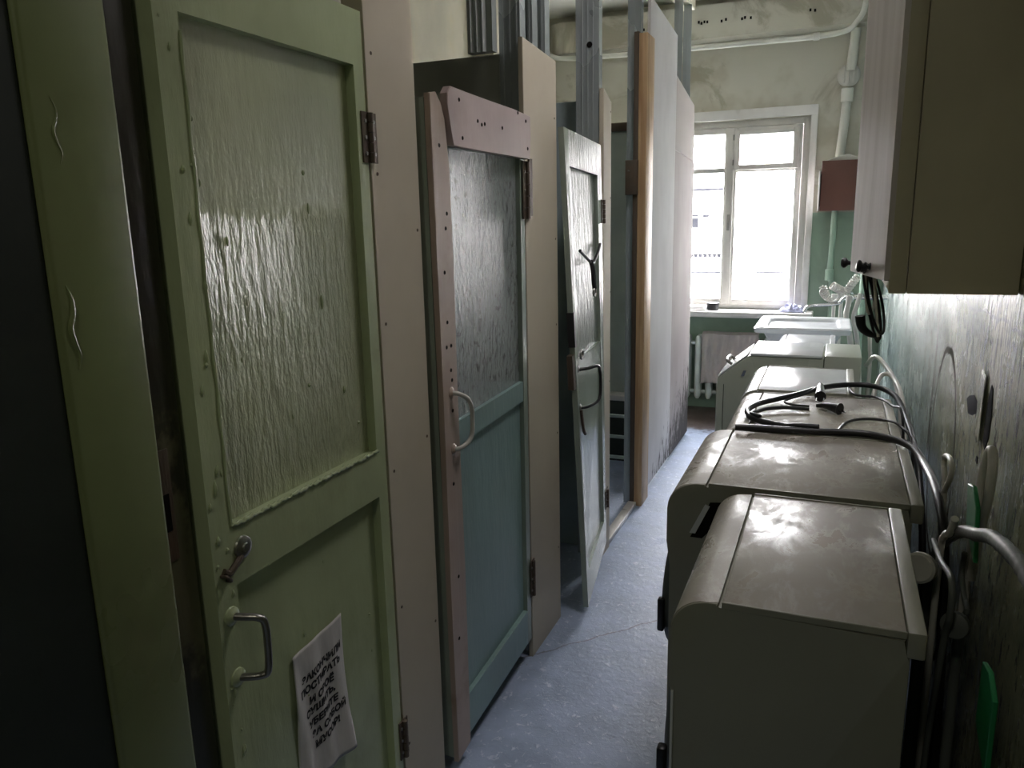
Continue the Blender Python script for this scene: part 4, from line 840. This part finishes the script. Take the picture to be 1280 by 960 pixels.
hose('small white hose elbow in front of the green strip', [(0.235, 1.58, 0.95), (0.235, 1.60, 0.925), (0.235, 1.63, 0.90), (0.235, 1.68, 0.875), (0.235, 1.72, 0.80), (0.235, 1.72, 0.4), (0.235, 1.72, 0.03)], 0.007, 'white_plastic')
hose('thin hose end rising behind the slanted machine', [(0.18, 4.10, 0.03), (0.18, 4.10, 0.75), (0.175, 4.10, 0.86), (0.17, 4.08, 0.93)], 0.009, 'white_plastic')
hose('pale hose bending to the wall beside the slanted machine', [(0.16, 4.0, 0.80), (0.19, 3.9, 0.86), (0.23, 3.8, 0.84), (0.27, 3.6, 0.78), (0.285, 3.4, 0.6), (0.285, 3.4, 0.03)], 0.010, 'white_plastic')
hose('white hose curve behind the fourth machine', [(0.16, 3.3, 0.70), (0.17, 3.35, 0.80), (0.20, 3.45, 0.86), (0.24, 3.4, 0.86), (0.265, 3.2, 0.80), (0.275, 3.1, 0.6), (0.28, 3.1, 0.03)], 0.009, 'white_plastic')
cp = thing('hose_cap', 'large round grey-white hose end cap behind the nearest machine', 'hose cap', (0.215, 1.63, 0.81))
part('cap', 'white_plastic', cp, lambda b: lathe(b, (0.205, 1.68, 0.805), (-0.35, -0.9, 0.25), [(0, 0.018), (0.025, 0.019), (0.028, 0.031), (0.045, 0.031), (0.05, 0.026)], 24))
part('tail', 'grey_plastic', cp, lambda b: tube(b, catmull([(0.207, 1.685, 0.80), (0.222, 1.75, 0.76), (0.225, 1.8, 0.6), (0.225, 1.8, 0.03)], 6), 0.014, 10))
cp = thing('hose_cap', 'smaller dim round hose end below the larger cap', 'hose cap', (0.25, 1.5, 0.76))
part('cap', 'grey_plastic', cp, lambda b: lathe(b, (0.255, 1.55, 0.755), (-0.35, -0.9, 0.25), [(0, 0.014), (0.02, 0.015), (0.022, 0.025), (0.038, 0.024), (0.04, 0.02)], 24))
part('tail', 'grey_plastic', cp, lambda b: tube(b, catmull([(0.256, 1.555, 0.752), (0.265, 1.60, 0.71), (0.268, 1.62, 0.5), (0.268, 1.62, 0.03)], 6), 0.010, 10))
def strip(b, x, y0, y1, z0, z1, lean=0.0):
    P = [(y0, z0), (y1, z0+0.03), (y1+lean, z1), ((y0+y1)/2+lean, z1+0.012), (y0+lean, z1-0.01)]
    prism(b, P, 'x', x-0.004, x+0.004, 0.0015, 1)
o = part('plastic_strip', 'green_plastic', None, lambda b: strip(b, 0.262, 1.50, 1.605, 0.90, 1.005, 0.03)); tag(o, 'upper bright green plastic strip standing between the pale hoses', 'plastic strip')
o = part('plastic_strip', 'green_plastic', None, lambda b: strip(b, 0.262, 1.235, 1.335, 0.66, 0.80, 0.0)); tag(o, 'lower dark green plastic strip near the right edge of the frame', 'plastic strip')
# peeled paint flakes on the right wall
fk = thing('peeled_flake', 'curled peeling paint flake over dark holes on the right wall', 'paint flake', (XR, 1.93, 1.1))
def flake(b, cy, cz, hy, hz, lift, n=10):
    g = []
    for i in range(n+1):
        row = []
        for j in range(n+1):
            u, v = i/n*2-1, j/n*2-1
            w = (1-0.35*abs(v))*(1+0.2*noise.noise(V(v*3, cy, cz)))
            row.append(b.verts.new((XR-0.002-lift*(0.5-0.5*u)**1.5*(1-0.5*v*v), cy+u*hy*w, cz+v*hz+0.01*noise.noise(V(u*2, v*2, cy*5)))))
        g.append(row)
    for i in range(n):
        for j in range(n): b.faces.new((g[i][j], g[i+1][j], g[i+1][j+1], g[i][j+1]))
def hole(b, pts): prism(b, pts, 'x', XR-0.0015, XR+0.002)
part('hole', 'black_hole', fk, lambda b: (hole(b, [(2.153, 1.061), (2.12, 1.075), (2.06, 1.09), (2.01, 1.085), (2.0, 1.06), (2.06, 1.04), (2.115, 1.032)]),
     hole(b, [(1.863, 1.155), (1.885, 1.11), (1.895, 1.06), (1.89, 1.02), (1.865, 1.01), (1.835, 1.045), (1.83, 1.10), (1.845, 1.15)]),
     hole(b, [(1.995, 1.12), (2.005, 1.115), (2.012, 1.05), (2.0, 1.04), (1.99, 1.08)]), hole(b, [(1.93, 0.975), (1.95, 0.972), (1.955, 0.96), (1.935, 0.958)])))
o = part('flake', 'right_wall', fk, lambda b: flake(b, 1.95, 1.085, 0.05, 0.08, 0.005)); o.modifiers.new('s', 'SOLIDIFY').thickness = 0.0008
